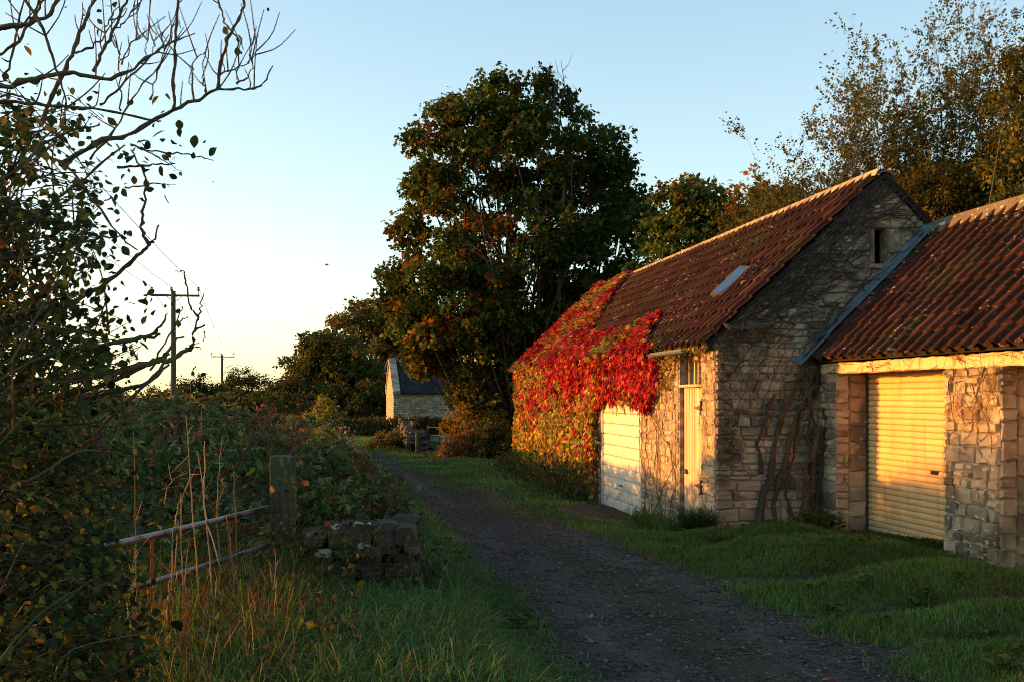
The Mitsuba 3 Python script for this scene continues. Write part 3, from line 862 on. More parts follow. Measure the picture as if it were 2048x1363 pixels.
def on_roof(y, v, n):
    """Point on the barn's front slope: y along, v metres up from the eaves edge, n off the slope."""
    return np.stack([org[0] + UPS[0] * v + NRM[0] * n, y, org[2] + UPS[2] * v + NRM[2] * n], -1)


n_ = 42000
y = rng.uniform(14.1, 26.7, n_)
z = rng.uniform(.10, 3.0, n_)
low = 2.02 - .10 * smooth01(17.2, 18.1, y) - .12 * smooth01(15.9, 15.2, y) + .16 * (meshkit.noise(np.stack([y * 2.6, y * 0, y * 0], -1), 2) - .5) + .08 * (meshkit.noise(np.stack([y * 9, y * 0, y * 0], -1), 2) - .5)
edge = 14.42 + .35 * smooth01(2.6, 2.0, z) + .25 * smooth01(2.1, 1.8, z) + .3 * (meshkit.noise(np.stack([z * 3, z * 0 + 4, z * 0], -1), 3) - .5)
edge2 = 18.27 + .12 * (meshkit.noise(np.stack([z * 4, z * 0, z * 0], -1), 4) - .5)
foot = .38 + .35 * (meshkit.noise(np.stack([y * 1.7, y * 0, y * 0 + 2], -1), 5) - .5)
ok = ((y > edge) & (y <= edge2) & (z > low)) | ((y > edge2) & (z > foot * smooth01(18.2, 18.8, y)))
thin = smooth01(14.3, 15.0, y)
ok &= rng.random(n_) < .35 + .65 * thin
y, z = y[ok], z[ok]
bulge = .07 + .20 * meshkit.fbm(np.stack([y * .9, z * 1.1, z * 0], -1), 3, 9) + .08 * smooth01(2.2, 2.8, z)
out = bulge * np.sqrt(rng.uniform(.15, 1.0, len(y)))
P1 = np.stack([FX - out, y, z], -1)
N1 = np.tile([-1.0, 0, .35], (len(y), 1))
# far end wraps round the corner
k = rng.random(1500)
y2, z2 = 26.6 + .22 * rng.random(1500), rng.uniform(.4, 3.0, 1500)
P1 = np.vstack([P1, np.stack([FX - .12 + 1.2 * k, y2, z2], -1)])
N1 = np.vstack([N1, np.tile([-.6, .5, .4], (1500, 1))])
# on the roof
n_ = 34000
y = rng.uniform(14.6, 26.8, n_)
v = rng.uniform(-.05, slope_len, n_)
hgt = np.interp(y, [14.6, 15.6, 16.3, 16.6, 17.1, 18.2, 18.8, 20.2, 20.8, 21.0, 22.2, 23.2, 23.8, 27], [-.1, .55, 1.08, 1.0, .82, .78, .68, .72, .74, 1.1, 2.1, 2.95, 3.7, 3.7])
hgt = hgt + .35 * (meshkit.noise(np.stack([y * 3, y * 0, y * 0], -1), 6) - .5) + .22 * (meshkit.noise(np.stack([y * 9, v * 5, y * 0], -1), 6) - .5)
ok = v < hgt
y, v = y[ok], v[ok]
off = (.05 + .20 * meshkit.fbm(np.stack([y * 1.1, v * 1.3, v * 0 + 5], -1), 3, 2)) * np.sqrt(rng.uniform(.2, 1, len(y))) + .05
P2 = on_roof(y, v, off)
N2 = np.tile(NRM, (len(y), 1))
PC = np.vstack([P1, P2])
NC = unit(np.vstack([N1, N2]) + .55 * rng.normal(size=(len(PC), 3)))
m = len(PC)
hang = np.vstack([np.tile([-.25, 0, -1.0], (len(P1), 1)), np.tile(-UPS + .3 * NRM, (len(P2), 1))]) + .28 * rng.normal(size=(m, 3))
RED, CRIM, ORG, YEL, GRN, DUN = (.40, .026, .034), (.24, .014, .030), (.42, .11, .022), (.44, .30, .05), (.16, .22, .04), (.26, .13, .06)
hue = meshkit.fbm(np.stack([PC[:, 1] * .75, PC[:, 2] * 1.5, PC[:, 0]], -1), 3, 14)
fine = meshkit.noise(PC * 3.2, 15)
red = np.clip(1.12 * smooth01(.8, 2.7, PC[:, 2]) + 2.4 * (hue - .53) + .5 * (fine - .5) - .34 * smooth01(18.2, 22, PC[:, 1]) + .25 * smooth01(19, 16, PC[:, 1]), 0, 1)
red[len(P1):] = np.clip(.86 + 2.8 * (hue[len(P1):] - .54) + .4 * (fine[len(P1):] - .5), 0, 1)
u = rng.random(m)
cols = np.where((u < red ** 1.3)[:, None], pick(rng, [RED, RED, CRIM, CRIM, (.13, .016, .02), ORG], m, .4), np.where((u < .25 + .6 * red)[:, None], pick(rng, [ORG, YEL, RED, DUN, CRIM, GRN], m, .35), pick(rng, [YEL, YEL, GRN, GRN, DUN, (.06, .09, .02)], m, .35)))
put_leaves(creeper, 'hand', PC, hang, NC, rng.uniform(.060, .125, m) * rng.choice([.8, 1, 1.15], m), cols, 'm_creeper', singles=300, grade=np.linalg.norm(PC - EYE, axis=1) + 3 * (rng.random(m) > .5))
# its stems: bare on the rubble beside the door, and inside the leaves
mb = MB()
for n in range(19):
    y0 = rng.uniform(13.9, 15.5) if n < 11 else rng.uniform(18.4, 26)
    p = [np.array([FX - .035, y0, .05])]
    dy = rng.normal() * .06
    while p[-1][2] < (2.75 if n > 2 else 2.2):
        dy = .8 * dy + rng.normal() * .05
        p.append(np.array([FX - .03 - .02 * rng.random(), np.clip(p[-1][1] + dy, 13.85, 15.62) if n < 11 else np.clip(p[-1][1] + dy, 18.35, 26), p[-1][2] + rng.uniform(.06, .14)]))
    mb.add(*tube(p, np.linspace(.013 if n % 4 == 0 else .006, .003, len(p)), 5), pick(rng, [(.09, .06, .035), (.14, .09, .05)], 1)[0])
for n in range(260):                                                    # fine tendrils
    y0, z0 = (rng.uniform(13.8, 15.66), rng.uniform(.1, 2.85)) if n < 190 else (rng.uniform(12.45, 12.9), rng.uniform(.6, 2.85))
    if rng.random() > .35 + .65 * smooth01(.3, 2.0, z0):
        continue
    p = [np.array([FX - .028, y0, z0])]
    a = rng.uniform(0, 2 * np.pi)
    for s_ in range(int(rng.integers(3, 8))):
        a += rng.normal() * .6
        q_ = p[-1] + .06 * np.array([0, np.cos(a), np.sin(a)])
        q_[0] = FX - .024 - .03 * rng.random()
        q_[1] = np.clip(q_[1], 13.8, 15.66) if n < 190 else np.clip(q_[1], 12.42, 12.91)
        p.append(q_)
    mb.add(*tube(p, .0028, 3), pick(rng, [(.10, .065, .04), (.24, .16, .08)], 1)[0])
for n in range(26):                                                     # strands hanging over the ribbed door
    y0 = rng.uniform(15.75, 17.2)
    L = rng.uniform(.08, .28)
    p = curve([(FX - .1, y0, 2.02), (FX - .08, y0 + rng.normal() * .04, 2.02 - .5 * L), (FX - .06, y0 + rng.normal() * .06, 2.02 - L)], 6)
    mb.add(*tube(p, .004, 4), (.06, .035, .02))
mb.put(f'{creeper}__stem_tangle', 'm_plain')
tag(f'{creeper}__stem_tangle', kind='stuff')
# dry leafy fringe under the eaves over the door
n_ = 900
y = rng.uniform(12.45, 14.5, n_)
z = 2.92 - np.abs(rng.normal(size=n_)) * (.10 + .25 * smooth01(13.6, 14.4, y))
P = np.stack([FX - .03 - .12 * rng.random(n_), y, z], -1)
put_leaves(creeper, 'rhomb', P, np.tile([-.2, 0, -1.0], (n_, 1)) + .6 * rng.normal(size=(n_, 3)), rng.normal(size=(n_, 3)) + [-1, 0, .3], rng.uniform(.04, .09, n_),
           pick(rng, [DUN, YEL, GRN, (.20, .12, .05)], n_), 'm_leaf', mass='withered_fringe')

# ---------------------------------------------------------------- bare old climber on the gable
vine = thing('bare_vine', 'leafless old climber with thick twisted trunks on the dark gable of the barn', 'climbing plant')
rng = np.random.default_rng(22)
zg = lambda x, y=12.2: float(ground_h(x, y))
trunks = [
    ([(5.70, .1), (5.78, .55), (5.92, 1.0), (6.02, 1.5), (6.22, 2.1), (6.5, 2.7), (6.75, 3.1), (6.95, 3.4)], .050, .02, 0),
    ([(5.80, 1.05), (5.76, 1.35), (5.83, 1.75), (6.0, 2.15)], .032, .02, 0),
    ([(5.95, .1), (5.98, .6), (6.08, 1.1), (6.22, 1.6), (6.38, 2.0), (6.62, 2.6)], .042, .022, .02),
    ([(6.12, .1), (6.3, .45), (6.42, .85), (6.47, 1.25), (6.6, 1.7)], .055, .032, .16),
    ([(6.32, .5), (6.36, .9), (6.33, 1.15), (6.39, 1.24)], .045, .035, .2),
    ([(6.50, .15), (6.48, .7), (6.5, 1.3), (6.52, 1.85), (6.50, 2.2)], .040, .025, .06),
    ([(6.66, .15), (6.72, .6), (6.76, 1.1), (6.75, 1.5)], .036, .026, .22),
    ([(6.40, .15), (6.55, .6), (6.62, 1.0), (6.68, 1.6), (6.66, 1.95)], .034, .02, .12),
    ([(6.20, .1), (6.22, .5), (6.16, .9), (6.3, 1.5), (6.45, 2.3)], .028, .016, .01),
    ([(6.58, 2.1), (6.66, 2.6), (6.85, 3.1), (7.25, 3.6), (7.5, 3.9)], .030, .012, .0),
    ([(5.20, 3.06), (5.45, 3.02), (5.75, 3.05), (5.95, 3.12)], .030, .022, .10),
]
for pts, r0, r1, fw in trunks:
    p = curve([(x, GYB - .06 - fw - (.18 if z < .3 else .0), z) for x, z in pts], 16)
    p = p + rng.normal(size=p.shape) * .014
    rr = np.linspace(r0, r1, 16) * 1.08 * (1 + .24 * rng.normal(size=16))
    v, f = tube(p, rr, 8)
    v = v + .010 * (meshkit.noise(v * 30, 3)[:, None] - .5) * [1, 1, .3]
    put(piece_key(f'{vine}__trunk'), v, f, 'm_bark', smooth=True, uv=(rng.uniform(.0, .5), .1))
mb = MB()


def creep(x, z, a, steps, r, drift, w=.08):
    p = [np.array([x, GYB - .035, z])]
    for s_ in range(steps):
        a += rng.normal() * .30 + drift * math.sin(drift - a)
        q_ = p[-1] + w * np.array([math.cos(a), 0, math.sin(a)])
        if (7.5 < q_[0] < 7.8 and 3.96 < q_[2] < 4.54) or q_[2] > rl(q_[0]) + .06 or q_[0] < FX - .02 or (q_[0] > 6.6 and q_[2] < 2.72 + (q_[0] - 6.5) * .9):
            break
        q_[1] = GYB - .03 - .05 * rng.random()
        p.append(q_)
    if len(p) > 3:
        mb.add(*tube(p, np.linspace(r, r * .5, len(p)), 4, cap=False), pick(rng, [(.030, .024, .019), (.045, .036, .028), (.065, .05, .038)], 1)[0])


for n in range(250):                                                    # the web over the upper gable
    x, z = rng.uniform(5.6, 9), rng.uniform(2.9, 5.1)
    creep(x, z, rng.uniform(-.4, .9) + (math.pi if rng.random() < .35 else 0), int(rng.integers(8, 26)), rng.uniform(.0035, .009), .4)
for n in range(120):                                                    # thick along the verge
    t = rng.random()
    x = FX + .05 + t * 2.4
    creep(x, rl(x) - abs(rng.normal()) * .22 - .02, .75 + (math.pi if rng.random() < .5 else 0) + rng.normal() * .3, int(rng.integers(8, 22)), rng.uniform(.005, .013), .75)
for n in range(150):                                                    # down the corner
    creep(FX + abs(rng.normal()) * .16, rng.uniform(1.2, 3.0), -math.pi / 2 + rng.normal() * .7, int(rng.integers(4, 12)), rng.uniform(.003, .006), -1.2, .06)
for n in range(110):
    creep(rng.uniform(5.3, 6.7), rng.uniform(1.2, 3.0), rng.uniform(0, 2.6), int(rng.integers(5, 14)), rng.uniform(.002, .006), 1.2, .07)
mb.put(f'{vine}__stem_tangle', 'm_plain')
tag(f'{vine}__stem_tangle', kind='stuff')
vine2 = thing('bare_vine', 'thin leafless climber creeping over the pale lintel beam and stone pier of the garage', 'climbing plant')
mb = MB()
for n in range(170):
    yy = rng.uniform(7.5, 12.3) if n < 100 else rng.uniform(8.7, 9.55)
    zz = rng.uniform(BZ0 + .03, BZ1) if n < 100 else 2.4 - abs(rng.normal()) * .45
    a = rng.uniform(0, 2 * np.pi)
    p = [np.array([WX - .03, yy, zz])]
    for s_ in range(int(rng.integers(3, 10))):
        a += rng.normal() * .45
        q_ = p[-1] + .055 * np.array([0, math.cos(a), math.sin(a)])
        if (n < 100 and not BZ0 - .02 < q_[2] < BZ1 + .03) or (n >= 100 and not 8.67 < q_[1] < 9.57):
            break
        q_[0] = WX - .022 - .03 * rng.random()
        p.append(q_)
    if len(p) > 2:
        mb.add(*tube(p, rng.uniform(.002, .0045), 3, cap=False), pick(rng, [(.09, .06, .035), (.20, .12, .05)], 1)[0])
for y0, y1 in ((9.42, 9.35), (8.85, 9.05), (9.15, 8.78)):
    p = curve([(WX - .03, y0, 2.41), (WX - .035, (y0 + y1) / 2 + .04, 2.1), (WX - .035, y1, 1.78), (WX - .03, y1 + .15, 1.62)], 14) + rng.normal(size=(14, 3)) * .008
    mb.add(*tube(p, np.linspace(.008, .003, 14), 5), (.10, .065, .04))
mb.put(f'{vine2}__stem_tangle', 'm_plain')
tag(f'{vine2}__stem_tangle', kind='stuff')


# ---------------------------------------------------------------- trees
def in_poly(poly, n, rng):
    """n points inside the outline (pixels), with each row's centre and half width."""
    P = sg.Polygon(poly)
    x0, y0, x1, y1 = P.bounds
    rows = {}
    out = []
    import shapely
    while len(out) < n:
        q = np.stack([rng.uniform(x0, x1, n), rng.uniform(y0, y1, n)], -1)
        out += list(q[shapely.contains_xy(P, q[:, 0], q[:, 1])])
    out = np.array(out[:n])
    res = []
    for x, y in out:
        r = int(y // 12)
        if r not in rows:
            c = P.intersection(sg.box(x0 - 1, r * 12 + 5, x1 + 1, r * 12 + 7)).bounds
            rows[r] = ((c[0] + c[2]) / 2, (c[2] - c[0]) / 2) if c and not math.isnan(c[0]) else ((x0 + x1) / 2, 5)
        res.append(rows[r])
    res = np.array(res)
    return out, res[:, 0], np.maximum(res[:, 1], 4)


def tree(key, rng, poly, d, trunk, nclump, rclump, nleaf, kind, size, pal, weights=None, flat=.75, depth=.9, trunk_r=.2, limb_r=.05, sub=6, spread=.22, branch_col=(.05, .04, .03),
         ragged=0, bsdf='m_leaf', twig=0, limbs=.8, haze=0, stems=1, singles=0):
    """A tree measured off the photograph as an outline (pixels) standing d metres away: clumps of leaves fill the outline's body, limbs reach them from the trunk."""
    P, cx, hw = in_poly(poly, nclump, rng)
    rs = rng.uniform(.65, 1.3, nclump)
    if ragged:                                                          # small clumps break the outline
        ring = sg.Polygon(poly).exterior
        rp = np.array([ring.interpolate(t, normalized=True).coords[0] for t in rng.random(ragged)])
        cen = np.array(sg.Polygon(poly).centroid.coords[0])
        rp = rp + unit(rp - cen) * (rng.random((ragged, 1)) ** 1.5 * 30 - 10)
        P, cx, hw = np.vstack([P, rp]), np.append(cx, rp[:, 0]), np.append(hw, np.full(ragged, 40.0))
        rs = np.append(rs, rng.uniform(.25, .6, ragged))
        nclump += ragged
    m = d / FOC
    rel = np.clip((P[:, 0] - cx) / hw, -1, 1)
    dd = depth * hw * m * np.sqrt(1 - rel ** 2 * .96) * rng.uniform(-1, 1, nclump)
    C = np.array([at(px, py, d + b) for (px, py), b in zip(P, dd)])
    C += (C - EYE) / d * 0
    R = rclump * rs
    tx, ty, tz = trunk                                                  # foot (x, y) and fork height above it
    z0 = float(ground_h(tx, ty))
    axis_top = C[:, 2].max() * .8
    mb = MB()
    lm = MB()
    tp = curve([(tx, ty, z0 - .2), (tx + .1 * rng.normal(), ty, z0 + tz * .5), (tx + .2 * rng.normal(), ty + .1, z0 + tz), (C[:, 0].mean(), C[:, 1].mean(), max(axis_top, z0 + tz + .3))], 14)
    if trunk_r:
        for s_ in range(stems):
            w = np.linspace(0, 1, 14)[:, None]
            q_ = tp + (rng.normal(size=3) * [1, 1, 0]) * trunk_r * 1.8 * (s_ > 0) + w * (rng.normal(size=3) * [1, 1, 0]) * .9 * (s_ > 0)
            v, f = tube(q_, np.linspace(trunk_r, trunk_r * .25, 14) * (1 - .3 * (s_ > 0)), 9)
            v = v + trunk_r * .3 * (meshkit.noise(v * [4, 4, 1.5], 7)[:, None] - .5) * [1, 1, 0]
            put(piece_key(f'{key}__trunk'), v, f, 'm_bark', smooth=True, uv=(.4, .3))
    for k in range(nclump):
        if rng.random() > limbs:
            continue
        # leave the trunk lower than the clump and curve up and out to it
        s_ = np.clip((C[k, 2] - z0) / max(axis_top - z0, .1) * rng.uniform(.25, .75), .08, .95)
        i = s_ * 13
        b = tp[int(i)] + (tp[min(int(i) + 1, 13)] - tp[int(i)]) * (i % 1)
        mid = b * .45 + C[k] * .55 + [0, 0, -.08 * np.linalg.norm(C[k] - b)] + rng.normal(size=3) * .06 * np.linalg.norm(C[k] - b)
        p = curve([b, mid, C[k]], 8)
        lm.add(*tube(p, np.linspace(limb_r * rng.uniform(.5, 1.2), limb_r * .18, 8), 5, cap=False))
    if lm.n:
        v, f = lm.mesh()
        put(f'{key}__limbs', v, f, 'm_bark', smooth=True, uv=(.05, .15))
        tag(f'{key}__limbs', kind='stuff')
    # leaves in sub-clumps
    tot = nclump * sub
    sc = np.repeat(C, sub, 0) + sphere_dirs(tot, rng) * (np.repeat(R, sub) * rng.uniform(.3, 1, tot) ** .6)[:, None] * [1, 1, flat]
    n_ = rng.poisson(nleaf / sub * np.repeat((R / rclump) ** 2, sub))
    ci = np.repeat(np.arange(tot), n_)
    lp = sc[ci] + rng.normal(size=(len(ci), 3)) * (rclump * spread) * [1, 1, .75]
    outw = unit(lp - np.repeat(C, sub, 0)[ci])
    al = outw * .6 + rng.normal(size=(len(ci), 3)) * .6 + [0, 0, -.55]
    nn = outw * .5 + [0, 0, .7] + rng.normal(size=(len(ci), 3)) * .55
    tone = np.repeat(rng.normal(size=nclump) * .22, sub)[ci] + (rng.normal(size=tot) * .15)[ci]
    pal = np.asarray(pal, float)
    if weights is None:
        base = pal[rng.integers(0, len(pal), len(ci))]
    else:
        w = weights(sc)                                                 # (tot, len(pal))
        cum = np.cumsum(w / w.sum(1, keepdims=True), 1)[ci]
        base = pal[np.minimum((rng.random(len(ci))[:, None] > cum).sum(1), len(pal) - 1)]
    col = np.clip(base * np.exp(tone)[:, None] * (1 + .15 * rng.normal(size=(len(ci), 1))), .005, .8)
    if twig:
        tw = MB()
        for a in rng.choice(tot, min(twig, tot), replace=False):
            c0 = C[a // sub]
            e = sc[a] + (sc[a] - c0) * .5
            tw.add(*tube(curve([c0, (c0 + e) / 2 + rng.normal(size=3) * .1 * rclump, e], 5), np.linspace(limb_r * .22, limb_r * .08, 5), 3, cap=False), branch_col)
        tw.put(f'{key}__twigs', 'm_plain')
        tag(f'{key}__twigs', kind='stuff')
    put_leaves(key, kind, lp, al, nn, size * rng.uniform(.7, 1.3, len(ci)), col, bsdf, singles=singles, mass='crown', grade=np.linalg.norm(lp - EYE, axis=1) if singles else None)
    return C


G1, G2, G3, OL = (.036, .060, .014), (.058, .084, .018), (.026, .046, .014), (.10, .105, .022)
RU, OR, YL, BR = (.12, .040, .015), (.19, .085, .02), (.30, .20, .03), (.12, .07, .03)
rng = np.random.default_rng(31)
syc = thing('sycamore_tree', 'tall dense sycamore with dark green and rusty leaves behind the far end of the barn', 'tree')
poly = [(752, 560), (770, 520), (806, 505), (793, 440), (822, 412), (818, 365), (838, 330), (812, 292), (806, 266), (845, 242), (868, 190), (882, 172), (935, 184), (950, 186), (952, 150), (966, 134),
        (992, 138), (1023, 130), (1055, 138), (1093, 126), (1136, 142), (1144, 172), (1160, 188), (1190, 208), (1214, 243), (1241, 243), (1260, 290), (1262, 330), (1253, 360), (1280, 368), (1306, 402),
        (1312, 440), (1298, 500), (1240, 560), (1150, 640), (1100, 690), (1040, 720), (1035, 800), (1010, 850), (960, 850), (905, 790), (888, 750), (830, 745), (800, 690), (770, 620), (750, 590)]


def syc_w(c):
    h = meshkit.noise(c * 1.1, 5)
    left = smooth01(8.5, 4.5, c[:, 0])
    rust = smooth01(.58, .72, h) * (.25 + .75 * left) * .9
    low = smooth01(5.5, 2.5, c[:, 2]) * left
    return np.stack([1 - rust, .8 - .6 * rust, .9 - .6 * rust, .25 + .5 * left, 1.6 * rust, .8 * rust + .25 * low, .5 * low], -1)


poly = [(px, py + 16 * smooth01(420, 200, py)) for px, py in sg.Polygon(poly).buffer(-15).exterior.coords]
tree(syc, rng, poly, 35.0, (6.5, 35.0, 2.6), 350, .64, 165, 'palm', .150, [G1, G2, G3, OL, RU, OR, YL], syc_w, trunk_r=.26, limb_r=.07, sub=6, spread=.25, stems=4, limbs=.28, depth=.85, twig=500, ragged=130)
# bare twigs at its top and pale dead branches in the middle
def spray(base, tips, r0, rng, sides=4):
    mb = MB()
    for t in tips:
        p = curve([base, base * .5 + np.asarray(t) * .5 + rng.normal(size=3) * .12, t], 7)
        mb.add(*tube(p, np.linspace(r0, r0 * .3, 7), sides, cap=False))
        for _ in range(3):
            i = int(rng.integers(2, 6))
            e = p[i] + (p[-1] - p[0]) * rng.uniform(.2, .4) + rng.normal(size=3) * .25
            mb.add(*tube([p[i], (p[i] + e) / 2 + rng.normal(size=3) * .05, e], np.linspace(r0 * .5, r0 * .2, 3), 3, cap=False))
    return mb.mesh()


for b, tips in (((1095, 260, 34.0), [(1085, 140, 34), (1100, 125, 34), (1122, 122, 34), (1074, 160, 33.7), (1132, 150, 34), (1110, 150, 33.6)]),
                ((1030, 545, 32.2), [(950, 480, 31.6), (965, 450, 31.8), (1010, 450, 31.5), (1040, 470, 31.4), (1085, 430, 31.5), (1080, 480, 31.2)]),
                ((990, 560, 31.8), [(925, 480, 31.2), (960, 430, 31.2), (975, 500, 31.0)])):
    v, f = spray(at(*b), [at(*t) for t in tips], .028, rng)
    put(piece_key(f'{syc}__dead_branch'), v, f, 'm_bark', smooth=True, uv=(1.0, 0))

grove = 'trees at the end of the lane'
t1 = thing('field_tree', 'rounded dark olive tree left of the distant slate roofed barn', 'tree', grove)
tree(t1, rng, [(570, 765), (585, 735), (603, 722), (592, 690), (640, 678), (690, 686), (740, 700), (775, 725), (775, 880), (600, 870), (580, 835), (585, 800)], 92.0, (-2.0, 92, 2.6), 150, 1.35, 190, 'rhomb', .40,
     [G1, G2, OL, BR], trunk_r=.3, limb_r=.12, depth=.7, twig=120)
t2 = thing('field_tree', 'taller browner tree behind the slate roofed barn, beside the sycamore', 'tree', grove)
tree(t2, rng, [(662, 672), (672, 640), (700, 608), (745, 600), (775, 592), (830, 620), (900, 640), (900, 720), (790, 725), (700, 690)], 110.0, (3.5, 110, 3.0), 110, 1.5, 170, 'rhomb', .46,
     [BR, OL, G2, (.10, .075, .03)], trunk_r=.35, limb_r=.13, depth=.8, twig=160)
t3 = thing('field_tree', 'low dark tree closing the end of the lane beneath the olive tree', 'tree', grove)
tree(t3, rng, [(640, 800), (690, 780), (770, 770), (775, 885), (760, 893), (680, 893), (640, 885)], 80.0, (.9, 80, .8), 70, 1.1, 170, 'rhomb', .34, [G3, G1, BR], trunk_r=.2, limb_r=.08, depth=.5)
t4 = thing('field_tree', 'broken line of scrub behind the sycamore trunk', 'tree', grove)
tree(t4, rng, [(930, 860), (940, 700), (1000, 660), (1080, 640), (1200, 580), (1300, 520), (1320, 700), (1040, 900)], 44.0, (8, 44, 1.5), 90, .95, 120, 'rhomb', .32, [G3, G1, G3], trunk_r=.2, limb_r=.08, depth=.4)

m1 = thing('ash_tree', 'bushy green tree with rusty top above the barn ridge, next to the sycamore', 'tree')
tree(m1, rng, [(1300, 500), (1318, 450), (1345, 400), (1342, 365), (1352, 345), (1378, 348), (1392, 372), (1420, 378), (1442, 375), (1458, 405), (1475, 440), (1480, 560), (1290, 560)], 31.0, (11.2, 29.5, 2), 75, .62, 130, 'rhomb', .20,
     [(.075, .11, .025), (.10, .14, .03), (.12, .12, .03), (.30, .10, .03)], lambda c: np.stack([np.ones(len(c)), np.ones(len(c)), .7 + 0 * c[:, 0], 1.1 * smooth01(8.2, 9.6, c[:, 2])], -1), trunk_r=.16, limb_r=.06, twig=120)
m2 = thing('ash_tree', 'smaller rust tipped tree above the middle of the barn ridge', 'tree')
tree(m2, rng, [(1470, 470), (1476, 390), (1490, 368), (1520, 378), (1550, 392), (1590, 380), (1640, 400), (1660, 450), (1600, 520), (1470, 560)], 29.0, (14.0, 27.5, 2), 60, .55, 120, 'rhomb', .18,
     [(.075, .11, .025), (.12, .12, .03), (.30, .10, .03), (.16, .10, .04)], lambda c: np.stack([np.ones(len(c)), .8 + 0 * c[:, 0], 1.0 * smooth01(7.2, 8.2, c[:, 2]), .25 + 0 * c[:, 0]], -1), trunk_r=.14, limb_r=.05, twig=100)


# ---- the open, branchy trees at the upper right: limbs fan up from behind the garage, sparse leaves
def fan_tree(key, rng, foot, forks, d, leaf_n, pal, size, r0=.13, sub=7, curl=.5):
    """Limbs from the foot to measured tips (pixels), each with side shoots that carry leaves."""
    mb, tw = MB(), MB()
    f0 = np.asarray(foot, float)
    LP, LD = [], []

    def shoot(a, b, r, lev):
        L = np.linalg.norm(b - a)
        p = curve([a, a * .5 + b * .5 + np.array([0, 0, -.06 * L]) + rng.normal(size=3) * .06 * L, b], 10 if lev == 0 else 6)
        (mb if lev == 0 else tw).add(*tube(p, np.linspace(r, r * (.14 if lev == 0 else .35), len(p)), 6 if lev == 0 else 3, cap=False), *([] if lev == 0 else [(.040, .032, .026)]))
        if lev < 2:
            for _ in range(sub * (2 if lev == 0 else 1)):
                s_ = rng.uniform(.25, .98) if lev == 0 else rng.uniform(.2, 1)
                i = s_ * (len(p) - 1.001)
                q_ = p[int(i)] + (p[int(i) + 1] - p[int(i)]) * (i % 1)
                dv = unit(p[-1] - p[0]) * .8 + rng.normal(size=3) * .55 + [0, 0, .25]
                ln = L * (.30 if lev == 0 else .42) * rng.uniform(.5, 1.2) * (1.15 - .45 * s_)
                shoot(q_, q_ + unit(dv) * ln, r * (1 - .75 * s_) * .36 + .0012, lev + 1)
        else:
            k = rng.poisson(leaf_n)
            s_ = rng.uniform(.1, 1.05, k)
            LP.append(a + (b - a) * s_[:, None] + rng.normal(size=(k, 3)) * .035)
            LD.append(np.tile(unit(b - a), (k, 1)))

    for (px, py, dd) in forks:
        shoot(f0 + rng.normal(size=3) * [.25, .25, .1], at(px, py, d + dd), r0 * rng.uniform(.55, 1), 0)
    v, f = mb.mesh()
    put(f'{key}__limbs', v, f, 'm_bark', smooth=True, uv=(.0, .1))
    tag(f'{key}__limbs', kind='stuff')
    tw.put(f'{key}__twigs', 'm_plain')
    tag(f'{key}__twigs', kind='stuff')
    LP, LD = np.vstack(LP), np.vstack(LD)
    n_ = len(LP)
    put_leaves(key, 'rhomb', LP, LD * .5 + rng.normal(size=(n_, 3)) * .6 + [0, 0, -.5], rng.normal(size=(n_, 3)) + [0, 0, .4], size * rng.uniform(.65, 1.3, n_), pick(rng, pal, n_, .35), 'm_leaf', mass='crown')
    return n_


rng = np.random.default_rng(33)
b1 = thing('cherry_tree', 'open branchy tree with sparse bronze leaves rising behind the barn and garage roofs', 'tree')
tips = [(1545, 335, 0), (1575, 375, .6), (1600, 300, -.5), (1640, 258, .4), (1650, 330, -.6), (1690, 210, 0), (1712, 128, .5), (1722, 260, -.8), (1745, 190, .3), (1786, 90, 0), (1800, 160, -.7), (1838, 110, .6),
        (1868, 60, 0), (1880, 140, -.5), (1915, 48, .4), (1950, 70, -.2), (1985, 40, .5), (1960, 150, -.8), (1700, 330, 1), (1780, 260, 1.1), (1860, 230, .9), (1930, 220, 1.2), (1620, 400, .5), (2010, 120, .4), (1990, 230, -.4), (1830, 300, 0), (1900, 320, -.6), (1750, 340, -.3), (1960, 330, .5)]
tips = [(px + 8, py + 62 * max(0, 1 - py / 330), dd) for px, py, dd in tips]
nb1 = fan_tree(b1, rng, at(1870, 1000, 23.5), tips, 22.0, 19, [(.10, .105, .03), (.085, .10, .028), (.125, .11, .03), (.07, .085, .022), (.15, .115, .035)], .070, r0=.05, sub=10)
b2 = thing('beech_tree', 'dense bronze tree at the right edge of the picture behind the garage roof', 'tree')
tree(b2, rng, [(1985, 430), (1990, 300), (1985, 220), (2005, 140), (2015, 95), (2040, 75), (2120, 60), (2200, 100), (2230, 300), (2200, 470), (2000, 450)], 19.5, (14.2, 14.2, 2.0), 80, .5, 260, 'rhomb', .095,
     [(.10, .10, .028), (.08, .09, .022), (.13, .11, .03), (.06, .075, .02)], trunk_r=.18, limb_r=.06, twig=250)
b3 = thing('hawthorn_bush', 'dark thicket of twigs and bronze leaves just above the join of the two roofs', 'bush')
tree(b3, rng, [(1790, 420), (1800, 370), (1860, 340), (1950, 330), (2050, 330), (2060, 440), (1880, 470), (1820, 440)], 21.0, (12.2, 17.5, 1.0), 120, .5, 190, 'rhomb', .085, [(.09, .08, .022), (.06, .07, .02), (.13, .09, .025)], trunk_r=.12, limb_r=.05, twig=200)

